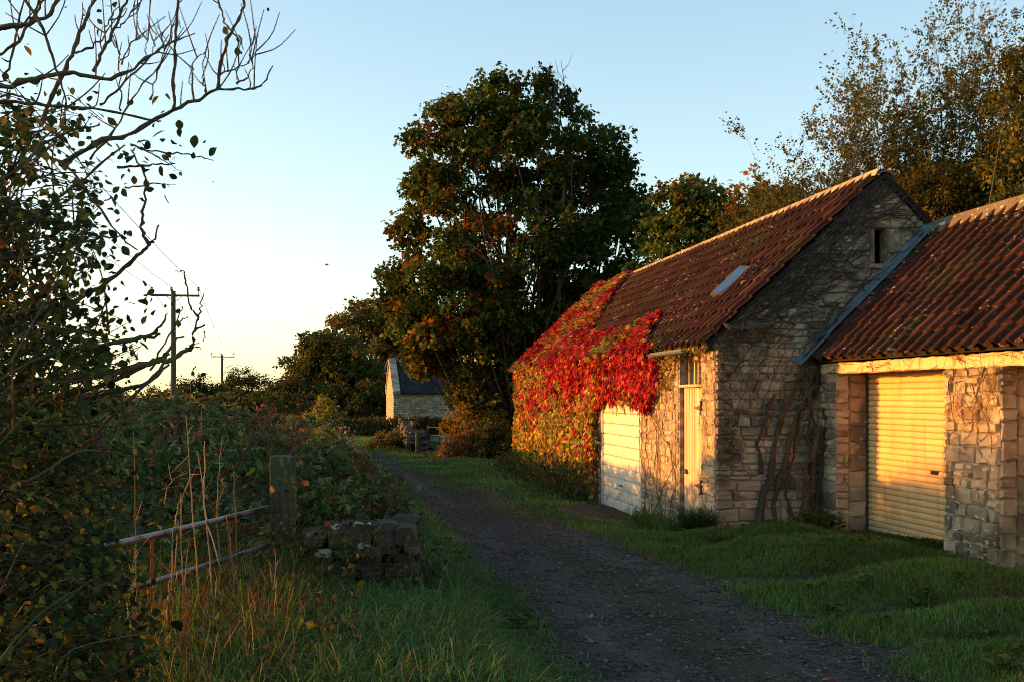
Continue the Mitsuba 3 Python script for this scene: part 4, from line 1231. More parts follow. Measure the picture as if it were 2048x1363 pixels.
# ---- field hedge and bushes in the distance
rng = np.random.default_rng(34)
hb = 'bushes along the far edge of the field'
hedges = [('low grey green bush on the skyline at the foot of the nearer pole', [(250, 830), (300, 790), (345, 770), (390, 762), (440, 775), (452, 870), (260, 870)], 82),
          ('widest dark bush on the skyline right of the farther pole', [(440, 790), (455, 762), (490, 748), (530, 752), (570, 775), (570, 880), (440, 880)], 88),
          ('dark bush on the skyline touching the olive tree', [(540, 790), (565, 768), (610, 764), (650, 780), (650, 880), (540, 880)], 85),
          ('grey bush on the skyline seen through the shrub branches at the left', [(60, 830), (110, 790), (180, 778), (250, 790), (270, 870), (60, 870)], 80),
          ('bush on the skyline at the left picture edge', [(-120, 830), (-60, 780), (20, 772), (80, 800), (80, 870), (-120, 870)], 78)]
for lab, poly, d in hedges:
    h = thing('field_bush', lab, 'bush', hb)
    c = at(np.mean([p[0] for p in poly]), 860, d)
    tree(h, rng, poly, d, (c[0], c[1], .6), 70, .95, 330, 'rhomb', .20, [G3, G1, (.05, .05, .025), BR], trunk_r=.12, limb_r=.06, twig=200, depth=.5, spread=.3)
fh = thing('field_hedge', 'long dark hedge running across the field behind the brambles', 'hedge')
n_ = 9000
xx = rng.uniform(-55, -1, n_)
P = np.stack([xx, 76 + .12 * xx + rng.normal(size=n_) * 1.2, rng.uniform(-.2, 1, n_) * (1.9 + .8 * meshkit.noise(np.stack([xx * .4, xx * 0, xx * 0], -1), 3))], -1)
put_leaves(fh, 'rhomb', P, rng.normal(size=(n_, 3)), rng.normal(size=(n_, 3)), rng.uniform(.25, .5, n_), pick(rng, [G3, G1, BR], n_), 'm_leaf')
labels[fh]['kind'] = 'stuff'
yg = thing('willow_bush', 'sunlit yellow green bush beside the lane, left of its far end', 'bush')
tree(yg, rng, [(608, 870), (620, 840), (628, 815), (650, 800), (672, 806), (684, 825), (682, 850), (672, 885), (625, 892)], 37.0, (-1.0, 36.5, .3), 48, .30, 120, 'rhomb', .10, [(.20, .19, .04), (.26, .22, .05), (.14, .15, .03)], trunk_r=.05, limb_r=.025, twig=120, bsdf='m_leaf')
gb = 'bushes by the small gate at the end of the lane'
g1 = thing('garden_bush', 'golden orange bush drooping under the sycamore beside the far gate', 'bush', gb)
tree(g1, rng, [(885, 838), (905, 820), (930, 812), (960, 815), (1000, 830), (1010, 880), (960, 890), (905, 870)], 34.0, (5.1, 34, .5), 50, .32, 130, 'rhomb', .11, [(.24, .14, .03), (.20, .17, .03), (.30, .13, .03), (.12, .11, .025)], trunk_r=.06, limb_r=.03, twig=100)
g2 = thing('garden_bush', 'dense dark bramble mound in front of the sycamore trunks', 'bush', gb)
tree(g2, rng, [(940, 895), (950, 865), (970, 845), (1000, 850), (1015, 890), (1005, 920), (950, 922)], 32.0, (5.6, 32, .4), 44, .30, 120, 'rhomb', .10, [(.07, .075, .025), (.12, .09, .035), (.05, .05, .02)], trunk_r=.05, limb_r=.03, twig=120)
g3 = thing('garden_bush', 'clipped hedge arch with a brown trunk of stems beside the far gate', 'bush', gb)
tree(g3, rng, [(834, 862), (836, 840), (850, 835), (878, 838), (892, 850), (892, 862), (862, 862), (852, 866), (851, 905), (839, 905), (838, 870)], 37.0, (3.15, 36.8, .5), 60, .20, 110, 'rhomb', .09, [(.08, .075, .03), (.12, .06, .03), (.06, .06, .025)], trunk_r=.05, limb_r=.02, twig=60, depth=.6)
g4 = thing('garden_bush', 'yellow green tussocky plants at the foot of the sunlit barn gable', 'bush', gb)
tree(g4, rng, [(742, 886), (755, 868), (785, 860), (812, 866), (822, 895), (790, 900), (750, 896)], 38.5, (2.6, 39, .2), 40, .26, 110, 'rhomb', .10, [(.13, .14, .035), (.18, .15, .04), (.09, .10, .03)], trunk_r=0, limb_r=.012, twig=100)
g5 = thing('garden_bush', 'reddish dry weeds at the lane edge in front of the golden bush', 'bush', gb)
tree(g5, rng, [(868, 915), (880, 885), (910, 868), (940, 860), (955, 885), (950, 918), (900, 922)], 32.5, (4.2, 32.5, .2), 40, .26, 110, 'rhomb', .085, [(.26, .12, .06), (.20, .10, .05), (.15, .13, .04)], trunk_r=0, limb_r=.012, twig=150)

# a big hawthorn beyond the left edge of the picture; its shade reaches the garage piers
nb = thing('field_bush', 'tall bush standing in the field just beyond the left edge of the picture', 'bush')
rngb = np.random.default_rng(35)
n_ = 20000
yy = rngb.uniform(9.9, 17.4, n_)
top = np.interp(yy, [9.8, 10.6, 12, 13, 14.2, 15.6, 16.6, 17.5], [1.9, 2.35, 2.6, 3.1, 3.4, 3.1, 2.7, 1.6]) + .5 * (meshkit.noise(np.stack([yy * 1.6, yy * 0, yy * 0], -1), 3) - .5)
P = np.stack([-9.4 + 1.0 * rngb.normal(size=n_) * .8, yy, .1 + top * rngb.random(n_) ** .7], -1)
put_leaves(nb, 'rhomb', P, rngb.normal(size=(n_, 3)), rngb.normal(size=(n_, 3)), rngb.uniform(.06, .14, n_), pick(rngb, [G1, G2, BR], n_), 'm_leaf', mass='crown')
mb = MB()
for k in range(60):
    b = np.array([-9.4 + .3 * rngb.normal(), 14.8 + .8 * rngb.normal(), 0])
    mb.add(*tube(curve([b, b + [.2 * rngb.normal(), .4 * rngb.normal(), 1.2], b + [.6 * rngb.normal(), 1.1 * rngb.normal(), 2.4]], 8), np.linspace(.05, .01, 8), 5), (.05, .04, .03))
mb.put(f'{nb}__limbs', 'm_plain')
tag(f'{nb}__limbs', kind='stuff')

t5 = thing('field_bush', 'low dark scrub closing the grassy end of the lane', 'bush')
n_ = 5200
rngb = np.random.default_rng(36)
xx = rngb.uniform(-3.5, 4.2, n_)
P = np.stack([xx, 50.5 + .9 * rngb.normal(size=n_), -.05 + (.95 + .5 * meshkit.noise(np.stack([xx * .9, xx * 0, xx * 0], -1), 4) - .25 * smooth01(1.5, 3.0, xx)) * rngb.random(n_)], -1)
put_leaves(t5, 'rhomb', P, rngb.normal(size=(n_, 3)), rngb.normal(size=(n_, 3)), rngb.uniform(.10, .24, n_), pick(rngb, [G3, G1, BR, (.05, .035, .02)], n_), 'm_leaf', mass='crown')

m3 = thing('hazel_bush', 'dark olive bush filling the skyline between the ash trees and the barn ridge end', 'bush')
rngb = np.random.default_rng(37)
tree(m3, rngb, [(1450, 520), (1465, 440), (1520, 400), (1600, 385), (1680, 370), (1760, 350), (1850, 340), (1860, 480), (1700, 480), (1560, 560)], 26.5, (13.5, 24.5, 1.0), 120, .5, 170, 'rhomb', .11, [(.085, .095, .026), (.065, .08, .022), (.13, .10, .03), (.10, .11, .03)], trunk_r=.1, limb_r=.04, twig=200, ragged=40)

# ---------------------------------------------------------------- the distant slate-roofed barn and what stands round it
far = thing('slate_barn', 'small distant stone barn with dark slate roof, its gable end lit by the sun', 'barn')
X0, Y0, Y1 = 3.11, 53.4, 61.6
YM, EZ2, RZ2, X1 = (Y0 + Y1) / 2, 2.35, 4.25, 7.4
w3 = sg.Polygon([(Y0, -.3), (Y1, -.3), (Y1, EZ2), (YM, RZ2 - .02), (Y0, EZ2)])
put(f'{far}__wall', *prism(w3, X0, X1, 'x'), 'm_far_stone')
for k, (z0, z1) in enumerate([(q_ * .42, q_ * .42 + .40) for q_ in range(-0, 6)]):      # dressed corner stones
    put(piece_key(f'{far}__quoin'), *bevel_box(X0 - .02, X0 + (.42 if k % 2 else .26), Y0 - .02, Y0 + .25, z0, min(z1, EZ2 - .05), .02), 'm_far_stone')
s2 = (RZ2 - EZ2) / (YM - Y0)
rf = sg.Polygon([(Y0 - .2, EZ2 - .2 * s2), (YM, RZ2), (Y1 + .2, EZ2 - .2 * s2), (Y1 + .2, EZ2 - .2 * s2 + .09), (YM, RZ2 + .09), (Y0 - .2, EZ2 - .2 * s2 + .09)])
put(f'{far}__roof', *prism(rf, X0 + .36, X1 + .1, 'x'), 'm_slate')
cp = sg.Polygon([(Y0 - .22, EZ2 - .22 * s2), (YM, RZ2), (Y1 + .22, EZ2 - .22 * s2), (Y1 + .22, EZ2 - .22 * s2 + .20), (YM, RZ2 + .20), (Y0 - .22, EZ2 - .22 * s2 + .20)])
put(f'{far}__roof__coping', *prism(cp, X0 - .06, X0 + .358, 'x'), 'm_far_stone')
v, f = tube([(X0 + .36, YM, RZ2 + .09), (X1 + .1, YM, RZ2 + .09)], .11, 8)
put(f'{far}__roof__ridge', v, f, 'm_far_stone')
put(f'{far}__lean_to', *prism(sg.Polygon([(Y0 + .6, -.3), (Y1 - .5, -.3), (Y1 - .5, 2.4), (Y0 + .6, 2.0)]), X1 + .11, X1 + 2.6, 'x'), 'm_lead')
put(f'{far}__lean_to__roof', *prism(sg.Polygon([(Y0 + .35, 1.93), (Y1 - .3, 2.42), (Y1 - .3, 2.5), (Y0 + .35, 2.01)]), X1 + .11, X1 + 2.8, 'x'), 'm_slate')
ruin = thing('field_wall', 'broken dry stone wall end stepping down from the corner of the slate roofed barn', 'wall')
rng = np.random.default_rng(41)
for k in range(290):
    t = rng.random()
    y = 35.3 + 12 * t
    top = .70 + .30 * t + .07 * rng.normal()
    z = rng.uniform(-.1, 1) * top if rng.random() < .8 else top
    x = 2.72 + .45 * t + rng.choice([0, .42]) + rng.normal() * .04
    L, H = rng.uniform(.2, .5), rng.uniform(.06, .13)
    v, f = bevel_box(-.18, .18, -L / 2, L / 2, -H / 2, H / 2, .03)
    a = rng.normal() * .12
    v = v @ np.array([[math.cos(a), math.sin(a), 0], [-math.sin(a), math.cos(a), 0], [0, 0, 1]])
    put(piece_key(f'{ruin}__stone'), v + [x, y, max(z, 0)], f, 'm_dry_stone', uv=(rng.uniform(.7, 1), .1))
put(f'{ruin}__core', *box(2.72, 3.1, 35.6, 47, -.2, .6), 'm_dark')
fp = thing('gatepost', 'dark wooden post at the end of the broken wall by the distant barn', 'post')
v, f = bevel_box(2.83, 3.02, 34.75, 34.95, -.2, .80, .02)
put(fp, v, f, 'm_post')
fg = thing('field_gate', 'small pale metal gate beside the clipped hedge at the end of the lane', 'gate')
ga, gb_ = at(855, 861, 36.3), at(905, 868, 34.6)
for z in (.95, .66, .40, .16):
    put(piece_key(f'{fg}__rail'), *tube([[ga[0], ga[1], z - .0], [gb_[0], gb_[1], z - .02]], .024, 6), 'm_gate')
for t in (0, .5, 1):
    p = ga + (gb_ - ga) * t
    put(piece_key(f'{fg}__bar'), *tube([[p[0], p[1], .02], [p[0], p[1], .96]], .028, 6), 'm_gate')

# ---------------------------------------------------------------- power line
rng = np.random.default_rng(42)
PA, PB = np.array([-7.79, 48.2, 0]), np.array([-11.55, 100.8, 0])
P_0 = np.array([-5.6, -8.0, 0])
pg = 'poles of the power line across the field'
heads = {}
for (name, P, top, lab) in ((0, PA, 7.2, 'nearer wooden power pole with a metal crossarm and three insulators'), (1, PB, 6.4, 'farther power pole, half as tall in the picture, above the skyline bushes')):
    key = thing('utility_pole', lab, 'pole', pg)
    v, f = tube([P + [0, 0, -.3], P + [0, 0, top * .5], P + [0, 0, top]], [.135, .125, .11], 10)
    put(f'{key}__shaft', v, f, 'm_bark', smooth=30 if False else True, uv=(.9, 0))
    ca = RGT
    arm0, arm1 = P - ca * 1.14 + [0, 0, top - .18], P + ca * 1.22 + [0, 0, top - .22]
    d_ = unit(arm1 - arm0)
    up = np.array([0, 0, 1.0])
    side = np.cross(d_, up)
    v = np.array([c + side * a * .04 - side * .13 + up * b * .05 for c in (arm0, arm1) for a in (-1, 1) for b in (-1, 1)])
    put(f'{key}__crossarm', v, np.vstack([BOXF[:, [0, 1, 2]], BOXF[:, [0, 2, 3]]]), 'm_iron')
    for s_ in (-1, 1):
        b0, b1 = P + [0, 0, top - .55] - side * .12, P + ca * s_ * .40 + [0, 0, top - .22] - side * .14
        put(piece_key(f'{key}__brace'), *tube([b0, b1], .014, 5), 'm_iron')
    hs = []
    for o in (-1.10, -.14, 1.17):
        b = P + ca * o - side * .13 + [0, 0, top - .17]
        mb = MB()
        mb.add(*tube([b, b + [0, 0, .24]], .018, 6), (.03, .03, .03))
        for z, r in ((.20, .07), (.26, .085), (.33, .06)):
            mb.add(*tube([b + [0, 0, z], b + [0, 0, z + .02], b + [0, 0, z + .05]], [r, r, r * .5], 10), (.05, .03, .022))
        mb.put(piece_key(f'{key}__insulator'), 'm_plain')
        hs.append(b + [0, 0, .37])
    heads[name] = hs
heads[2] = [h + (P_0 - PA) + [0, 0, 1.0] for h in heads[0]]
heads[3] = [h + (PB - PA) * 1.0 + [0, 0, -1.2] for h in heads[1]]
for k in range(3):
    key = thing('power_line', ('left', 'middle', 'right')[k] + ' one of the three thin overhead wires between the poles', 'wire', 'overhead wires')
    pts = []
    for a, b, sag in ((2, 0, .55), (0, 1, .9), (1, 3, .8)):
        t = np.linspace(0, 1, 26)[:, None]
        pts.append(heads[a][k] + (heads[b][k] - heads[a][k]) * t - np.array([0, 0, sag]) * 4 * t * (1 - t))
    put(key, *tube(np.vstack([pts[0], pts[1][1:], pts[2][1:]]), .012, 4), 'm_iron')
bird = thing('bird', 'tiny dark bird flying high in the sky left of the sycamore', 'bird')
bp = at(653, 530, 60)
mb = MB()
v, f = tube([bp + RGT * -.11, bp + RGT * -.05, bp + RGT * .03, bp + RGT * .10, bp + RGT * .17], [.008, .035, .04, .018, .012], 7)
mb.add(v, f, (.03, .03, .03))
for s_ in (-1, 1):
    mb.add(np.array([bp + RGT * -.04, bp + RGT * .05, bp + FWD * s_ * .16 + [0, 0, .06] + RGT * .02, bp + FWD * s_ * .26 + [0, 0, .02] + RGT * .07]) + [0, 0, .02], [[0, 1, 2], [1, 3, 2]], (.03, .03, .03))
mb.put(f'{bird}__body', 'm_plain')

# ---------------------------------------------------------------- gatepost, tubular gate and wall end on the left
rng = np.random.default_rng(43)
post = thing('gatepost', 'weathered green wooden gatepost standing at the end of the near dry stone wall', 'post')
sec = np.array([(-.105, -.09), (.095, -.10), (.105, .09), (-.10, .10)])
rings = []
for z, s_ in ((-.2, 1.03), (.4, 1.02), (.9, 1.0), (1.3, .99), (1.55, .98), (1.62, .95)):
    for a in np.linspace(0, 1, 5)[:-1]:
        pass
    r = np.vstack([sec[i_] + (sec[(i_ + 1) % 4] - sec[i_]) * t for i_ in range(4) for t in (.06, .35, .65, .94)])
    rings.append(np.column_stack([r * s_ + rng.normal(size=r.shape) * .004, np.full(16, z + (.0 if z < 1.6 else .0))]))
v = np.vstack(rings + [[[.01, 0, 1.635]]])
i_, j_ = np.meshgrid(np.arange(5), np.arange(16), indexing='ij')
f = np.vstack([np.vstack([np.stack([i_ * 16 + j_, i_ * 16 + (j_ + 1) % 16, (i_ + 1) * 16 + (j_ + 1) % 16], -1).reshape(-1, 3), np.stack([i_ * 16 + j_, (i_ + 1) * 16 + (j_ + 1) % 16, (i_ + 1) * 16 + j_], -1).reshape(-1, 3)]),
               np.array([[80 + a, 80 + (a + 1) % 16, 96] for a in range(16)])])
put(post, v + [-.43, 7.9, 0], f, 'm_post', smooth=False)
gate = thing('field_gate', 'rusty galvanised tubular field gate sagging from the wooden gatepost', 'gate')
A, B = np.array([-.50, 7.90, 1.215]), np.array([-1.80, 5.15, 1.20])
for k, dz in enumerate((0, -.30, -.56, -.80)):
    p = [A + [0, 0, dz], (A + B) / 2 + [0, 0, dz - .006], B + [0, 0, dz]]
    put(piece_key(f'{gate}__rail'), *tube(curve(p, 9), .023 if k == 0 else .02, 10), 'm_gate', smooth=True)
for t in (.01, .22, .52, .99):
    p = A + (B - A) * t
    dd = np.array([.018, .0, 0])
    put(piece_key(f'{gate}__bar'), *bevel_box(p[0] - .006, p[0] + .006, p[1] - .025, p[1] + .025, p[2] - .80, p[2] - .02, .002), 'm_rust')
for z in (1.12, .55):
    put(piece_key(f'{gate}__hinge'), *tube([A + [0, 0, z - 1.215], A + [.10, 0, z - 1.215]], .014, 7), 'm_rust')

dw = thing('dry_stone_wall', 'ruined end of a dry stone wall with pale lichen on its top stones', 'wall')
rng = np.random.default_rng(44)


def rock(rng, lx, ly, lz, sq=.62, n=.12):
    """An angular slab of limestone: the hull of jittered points on a box, hacked at the corners."""
    g = np.array([[a, b, c] for a in (-1, -.35, .4, 1) for b in (-1, .1, 1) for c in (-1, 1)], float)
    g = g[(rng.random(len(g)) < .9)]
    g = g * (1 - n * rng.random(g.shape)) * np.where(np.abs(g[:, :1]) == 1, [1, .86, .84], [1, 1, 1])
    h = trimesh.convex.convex_hull(g)
    v = np.array(h.vertices)
    v = v / np.abs(v).max(0)
    return v * np.array([lx, ly, lz]) * .5, np.array(h.faces)


def rotz(v, a):
    return v @ np.array([[math.cos(a), math.sin(a), 0], [-math.sin(a), math.cos(a), 0], [0, 0, 1]])


# courses of the squared end (x -.2 to .65), then back along the lane side
rows = [(.26, .14), (.39, .11), (.49, .13), (.61, .08), (.68, .11), (.78, .08), (.85, .07)]
for z, h in rows:
    x = -.24
    while x < .62:
        w = min(rng.uniform(.12, .42), .69 - x)
        v, f = rock(rng, w - .012, rng.uniform(.3, .45), h - .004, .45, .10)
        v = rotz(v, rng.normal() * .10) + [x + w / 2 + rng.normal() * .015, 7.97 + rng.normal() * .045, z + h * .5 - .04]
        put(piece_key(f'{dw}__stone'), v, f, 'm_dry_stone', uv=(rng.random(), float(rng.random() < .15)))
        x += w
for (x, w, h, lich) in ((-.17, .22, .15, 1.0), (.10, .36, .22, 1.0), (.38, .26, .2, .0), (.56, .2, .17, .0)):
    v, f = rock(rng, w, .34, h, .6, .14)
    put(piece_key(f'{dw}__stone'), v + [x, 7.94 + rng.normal() * .03, .90 + h * .35], f, 'm_dry_stone', uv=(rng.uniform(.3, .8), lich))
for k in range(150):
    yy = 8.3 + 12 * rng.random() ** 1.2
    zz = float(ground_h(.6, yy)) + rng.uniform(0, .6)
    v, f = rock(rng, rng.uniform(.2, .4), rng.uniform(.2, .45), rng.uniform(.07, .14), .5, .12)
    put(piece_key(f'{dw}__stone'), rotz(v, rng.normal() * .1) + [.52 + rng.normal() * .03, yy, zz], f, 'm_dry_stone', uv=(rng.random() * .5, float(rng.random() < .06)))
put(f'{dw}__core', *box(-.12, .42, 8.10, 20.5, -.1, .76), 'm_dark')


# ---------------------------------------------------------------- brambles
def bramble(key, rng, n, sample, size, pal, singles, ntw, arch=0, stem_col=((.07, .035, .03), (.05, .06, .025), (.10, .05, .035))):
    """sample(k) -> k points of the thicket with their outward directions; trifoliate leaves on arching canes."""
    P, O = sample(n)
    al = O * .5 + rng.normal(size=P.shape) * .6 + [0, 0, -.35]
    nn = O * .6 + rng.normal(size=P.shape) * .5 + [0, 0, .6]
    tone = np.exp(.9 * (meshkit.fbm(P * 1.6, 3, 3) - .5))
    put_leaves(key, 'trio', P, al, nn, size * rng.uniform(.6, 1.3, n), pick(rng, pal, n, .3) * tone[:, None], 'm_gloss_leaf', singles=singles, grade=np.linalg.norm(P - EYE, axis=1))
    mb = MB()
    Q, O2 = sample(ntw)
    for k in range(ntw):
        a = Q[k] - O2[k] * .25
        dv = unit(rng.normal(size=3) * [1, 1, .35] + O2[k] * .6)
        L = rng.uniform(.25, .9)
        p = curve([a, a + dv * L * .5 + [0, 0, .10 * L], a + dv * L + [0, 0, -.12 * L]], 7)
        mb.add(*tube(p, np.linspace(.0065, .0025, 7), 4, cap=False), pick(rng, stem_col, 1)[0])
    mb.put(f'{key}__canes', 'm_plain')
    tag(f'{key}__canes', kind='stuff')


BG = [(.060, .105, .036), (.085, .14, .042), (.035, .06, .025), (.12, .16, .06), (.13, .06, .035), (.20, .17, .05), (.045, .08, .032)]
rng = np.random.default_rng(45)


def samp_wall(n):
    y = 8.05 + 15.5 * rng.random(n) ** 1.25
    a = rng.uniform(-.35, math.pi * .98, n)
    top = .97 + .22 * smooth01(9, 11, y) + .30 * (meshkit.noise(np.stack([y * .8, y * 0, y * 0], -1), 2) - .4) - .1 * smooth01(15, 22, y)
    r = rng.uniform(.55, 1.05, n) ** .6
    x = -.14 + .46 * np.cos(a) * r - .12 * smooth01(12, 22, y)
    z = np.where(np.sin(a) > 0, .72 + (top - .55) * np.sin(a) * r, .72 + .9 * np.sin(a)) + .05 * rng.normal(size=n)
    z = np.maximum(z, ground_h(x, y) + .08)
    keep = ~((y < 8.5) & (z < .90) & (x > -.25) | ((y < 9.6) & (x > .45) & (z < .9)))
    z = np.where(keep, z, 1.1 + .15 * rng.random(n))
    y = np.where(keep, y, y + .5)
    return np.stack([x, y, z], -1), unit(np.stack([np.cos(a), rng.normal(size=n) * .4 - .3, np.abs(np.sin(a)) + .1], -1))


br1 = thing('bramble_thicket', 'dark bramble spilling over the dry stone wall beside the lane', 'bramble')
bramble(br1, rng, 9000, samp_wall, .085, BG, 300, 420)


def samp_gate(n):
    x, y = rng.uniform(-6.2, -.35, n), 8.75 + 6.5 * rng.random(n) ** 1.3
    y = np.maximum(y, 8.75 + .55 * np.maximum(-1.4 - x, 0))
    top = 1.55 + .62 * (meshkit.fbm(np.stack([x * .7, y * .7, x * 0], -1), 3, 5) - .35) + .30 * smooth01(-1.2, -2.6, x) * smooth01(9, 10.5, y) - .25 * smooth01(-1.0, -.4, x)
    frontness = smooth01(10.2, 8.8, y)
    u = rng.random(n)
    z = np.where(u < .35 + .45 * frontness, .15 + (top - .15) * rng.random(n), top - .22 * rng.random(n) ** 1.5)
    z = z + .10 * np.abs(rng.normal(size=n)) * (rng.random(n) < .12)
    return np.stack([x, y, z], -1), unit(np.stack([rng.normal(size=n) * .4, -.8 * frontness - .2 + rng.normal(size=n) * .3, .5 + rng.random(n)], -1))


ivy = thing('trailing_weeds', 'dark trailing stems and small leaves hanging over the dry stone wall end', 'weeds')
mb = MB()
IP = []
for k in range(64):
    x0 = rng.uniform(-.35, .85)
    a_ = np.array([x0, 7.72 - .08 * rng.random() + (.25 if x0 > .66 else 0), rng.uniform(.75, 1.22) if k < 50 else .36])
    e_ = a_ + [rng.normal() * .14, -.06 * rng.random(), -rng.uniform(.15, .6)] if k < 50 else a_ + [rng.normal() * .12, -.02, rng.uniform(.2, .62)]
    p = curve([a_, (a_ + e_) / 2 + rng.normal(size=3) * .04, e_], 8)
    mb.add(*tube(p, np.linspace(.004, .002, 8), 4), pick(rng, [(.06, .03, .022), (.10, .065, .04), (.05, .045, .02)], 1)[0])
    IP.append(p[rng.integers(0, 8, 9)] + rng.normal(size=(9, 3)) * .03)
mb.put(f'{ivy}__stems', 'm_plain')
tag(f'{ivy}__stems', kind='stuff')
IP = np.vstack(IP)
n_ = len(IP)
put_leaves(ivy, 'oval', IP, rng.normal(size=(n_, 3)) + [0, -.3, -.3], rng.normal(size=(n_, 3)) * .5 + [0, -1, .4], rng.uniform(.02, .05, n_), pick(rng, BG, n_, .3) * .8, 'm_gloss_leaf')
br2 = thing('bramble_thicket', 'broad bramble thicket filling the field behind the tubular gate', 'bramble')
bramble(br2, rng, 13000, samp_gate, .095, BG, 300, 700)


def samp_field(n):
    x, y = rng.uniform(-14, -.2, n), rng.uniform(15, 34, n)
    top = 1.25 + .75 * (meshkit.fbm(np.stack([x * .35, y * .35, x * 0], -1), 3, 6) - .3) - .25 * smooth01(-2, -.3, x)
    z = top * (1 - .6 * rng.random(n) ** 2)
    return np.stack([x, y, z], -1), unit(np.stack([rng.normal(size=n) * .4, rng.normal(size=n) * .4 - .4, .8 + rng.random(n)], -1))


mb = MB()
CP, CD = [], []
for k in range(46):
    x0, y0 = rng.uniform(-5.2, -.5), rng.uniform(9.2, 12.5)
    a = rng.uniform(0, 6.3)
    L = rng.uniform(.5, 1.1)
    h0 = 1.45 + .2 * rng.random()
    p = curve([(x0, y0, h0 - .3), (x0 + .3 * L * math.cos(a), y0 + .3 * L * math.sin(a), h0 + .28 * L), (x0 + .7 * L * math.cos(a), y0 + .7 * L * math.sin(a), h0 + .30 * L), (x0 + L * math.cos(a), y0 + L * math.sin(a), h0 + .05)], 14)
    mb.add(*tube(p, np.linspace(.006, .002, 14), 4), pick(rng, [(.10, .045, .035), (.09, .09, .04)], 1)[0])
    i_ = rng.integers(2, 14, 11)
    CP.append(p[i_] + rng.normal(size=(11, 3)) * .035)
    CD.append(rng.normal(size=(11, 3)) + [0, 0, .2])
mb.put(f'{br2}__arching_canes', 'm_plain')
tag(f'{br2}__arching_canes', kind='stuff')
CP, CD = np.vstack(CP), np.vstack(CD)
put_leaves(br2, 'trio', CP, CD, rng.normal(size=CP.shape) * .6 + [0, 0, 1], rng.uniform(.05, .11, len(CP)), pick(rng, BG, len(CP), .3), 'm_gloss_leaf', mass='cane_foliage')
for n, (px, py, d, lab) in enumerate(((540, 830, 10.5, 'rust brown dock seed head on the skyline of the brambles, left of the gatepost top'), (505, 845, 10.8, 'second dock seed head above the brambles, just left of the tallest one'),
                                      (590, 868, 8.9, 'dock seed head rising right behind the top of the gatepost'), (350, 870, 9.6, 'dock seed head in the brambles near the foot of the nearer pole'), (352, 845, 10.2, 'dock seed head above the brambles at the left of the pole foot'))):
    key = thing('dock_seed_head', lab, 'weed', 'dock seed heads in the brambles')
    c0 = at(px, py, d)
    mb = MB()
    mb.add(*tube(curve([c0 - [0, 0, .7], c0 - [.02, 0, .3], c0 + [.02, 0, .1]], 7), .004, 4), (.10, .045, .03))
    for k in range(6):
        b0 = c0 + [0, 0, -.25 + .06 * k]
        e_ = b0 + unit(rng.normal(size=3) * [1, 1, .2] + [0, 0, 1.0]) * rng.uniform(.08, .2)
        mb.add(*tube([b0, e_], .003, 4), (.10, .045, .03))
        for _ in range(26):
            t = rng.random()
            v, f = rock(rng, .018, .014, .02, .5, .3)
            mb.add(v + b0 + (e_ - b0) * t + rng.normal(size=3) * .010, f, pick(rng, [(.13, .045, .028), (.09, .035, .022), (.17, .07, .035)], 1)[0])
    mb.put(key, 'm_plain')
br3 = thing('bramble_thicket', 'far rough of brambles and red brown weeds below the skyline bushes', 'bramble')
bramble(br3, rng, 16000, samp_field, .15, BG + [(.14, .07, .04), (.16, .14, .07)], 0, 300)
wd = thing('dry_weeds', 'pinkish dry weeds and pale leaves along the far left side of the lane', 'weeds')
n_ = 5200
y = rng.uniform(15, 40, n_)
x = .10 - .12 * smooth01(18, 36, y) + .17 * rng.normal(size=n_)
z = ground_h(x, y) + np.abs(rng.normal(size=n_)) * .38
P = np.stack([x, y, z], -1)
put_leaves(wd, 'rhomb', P, rng.normal(size=(n_, 3)) + [0, 0, .4], rng.normal(size=(n_, 3)), rng.uniform(.05, .13, n_), pick(rng, [(.26, .15, .09), (.20, .13, .09), (.30, .24, .14), (.10, .10, .04), (.36, .33, .26)], n_), 'm_leaf')
labels[wd]['kind'] = 'stuff'

# ---------------------------------------------------------------- the big shrub at the left edge
rng = np.random.default_rng(46)
shrub = thing('wayfaring_shrub', 'big overgrown shrub with bare mossy branches filling the left edge', 'shrub')
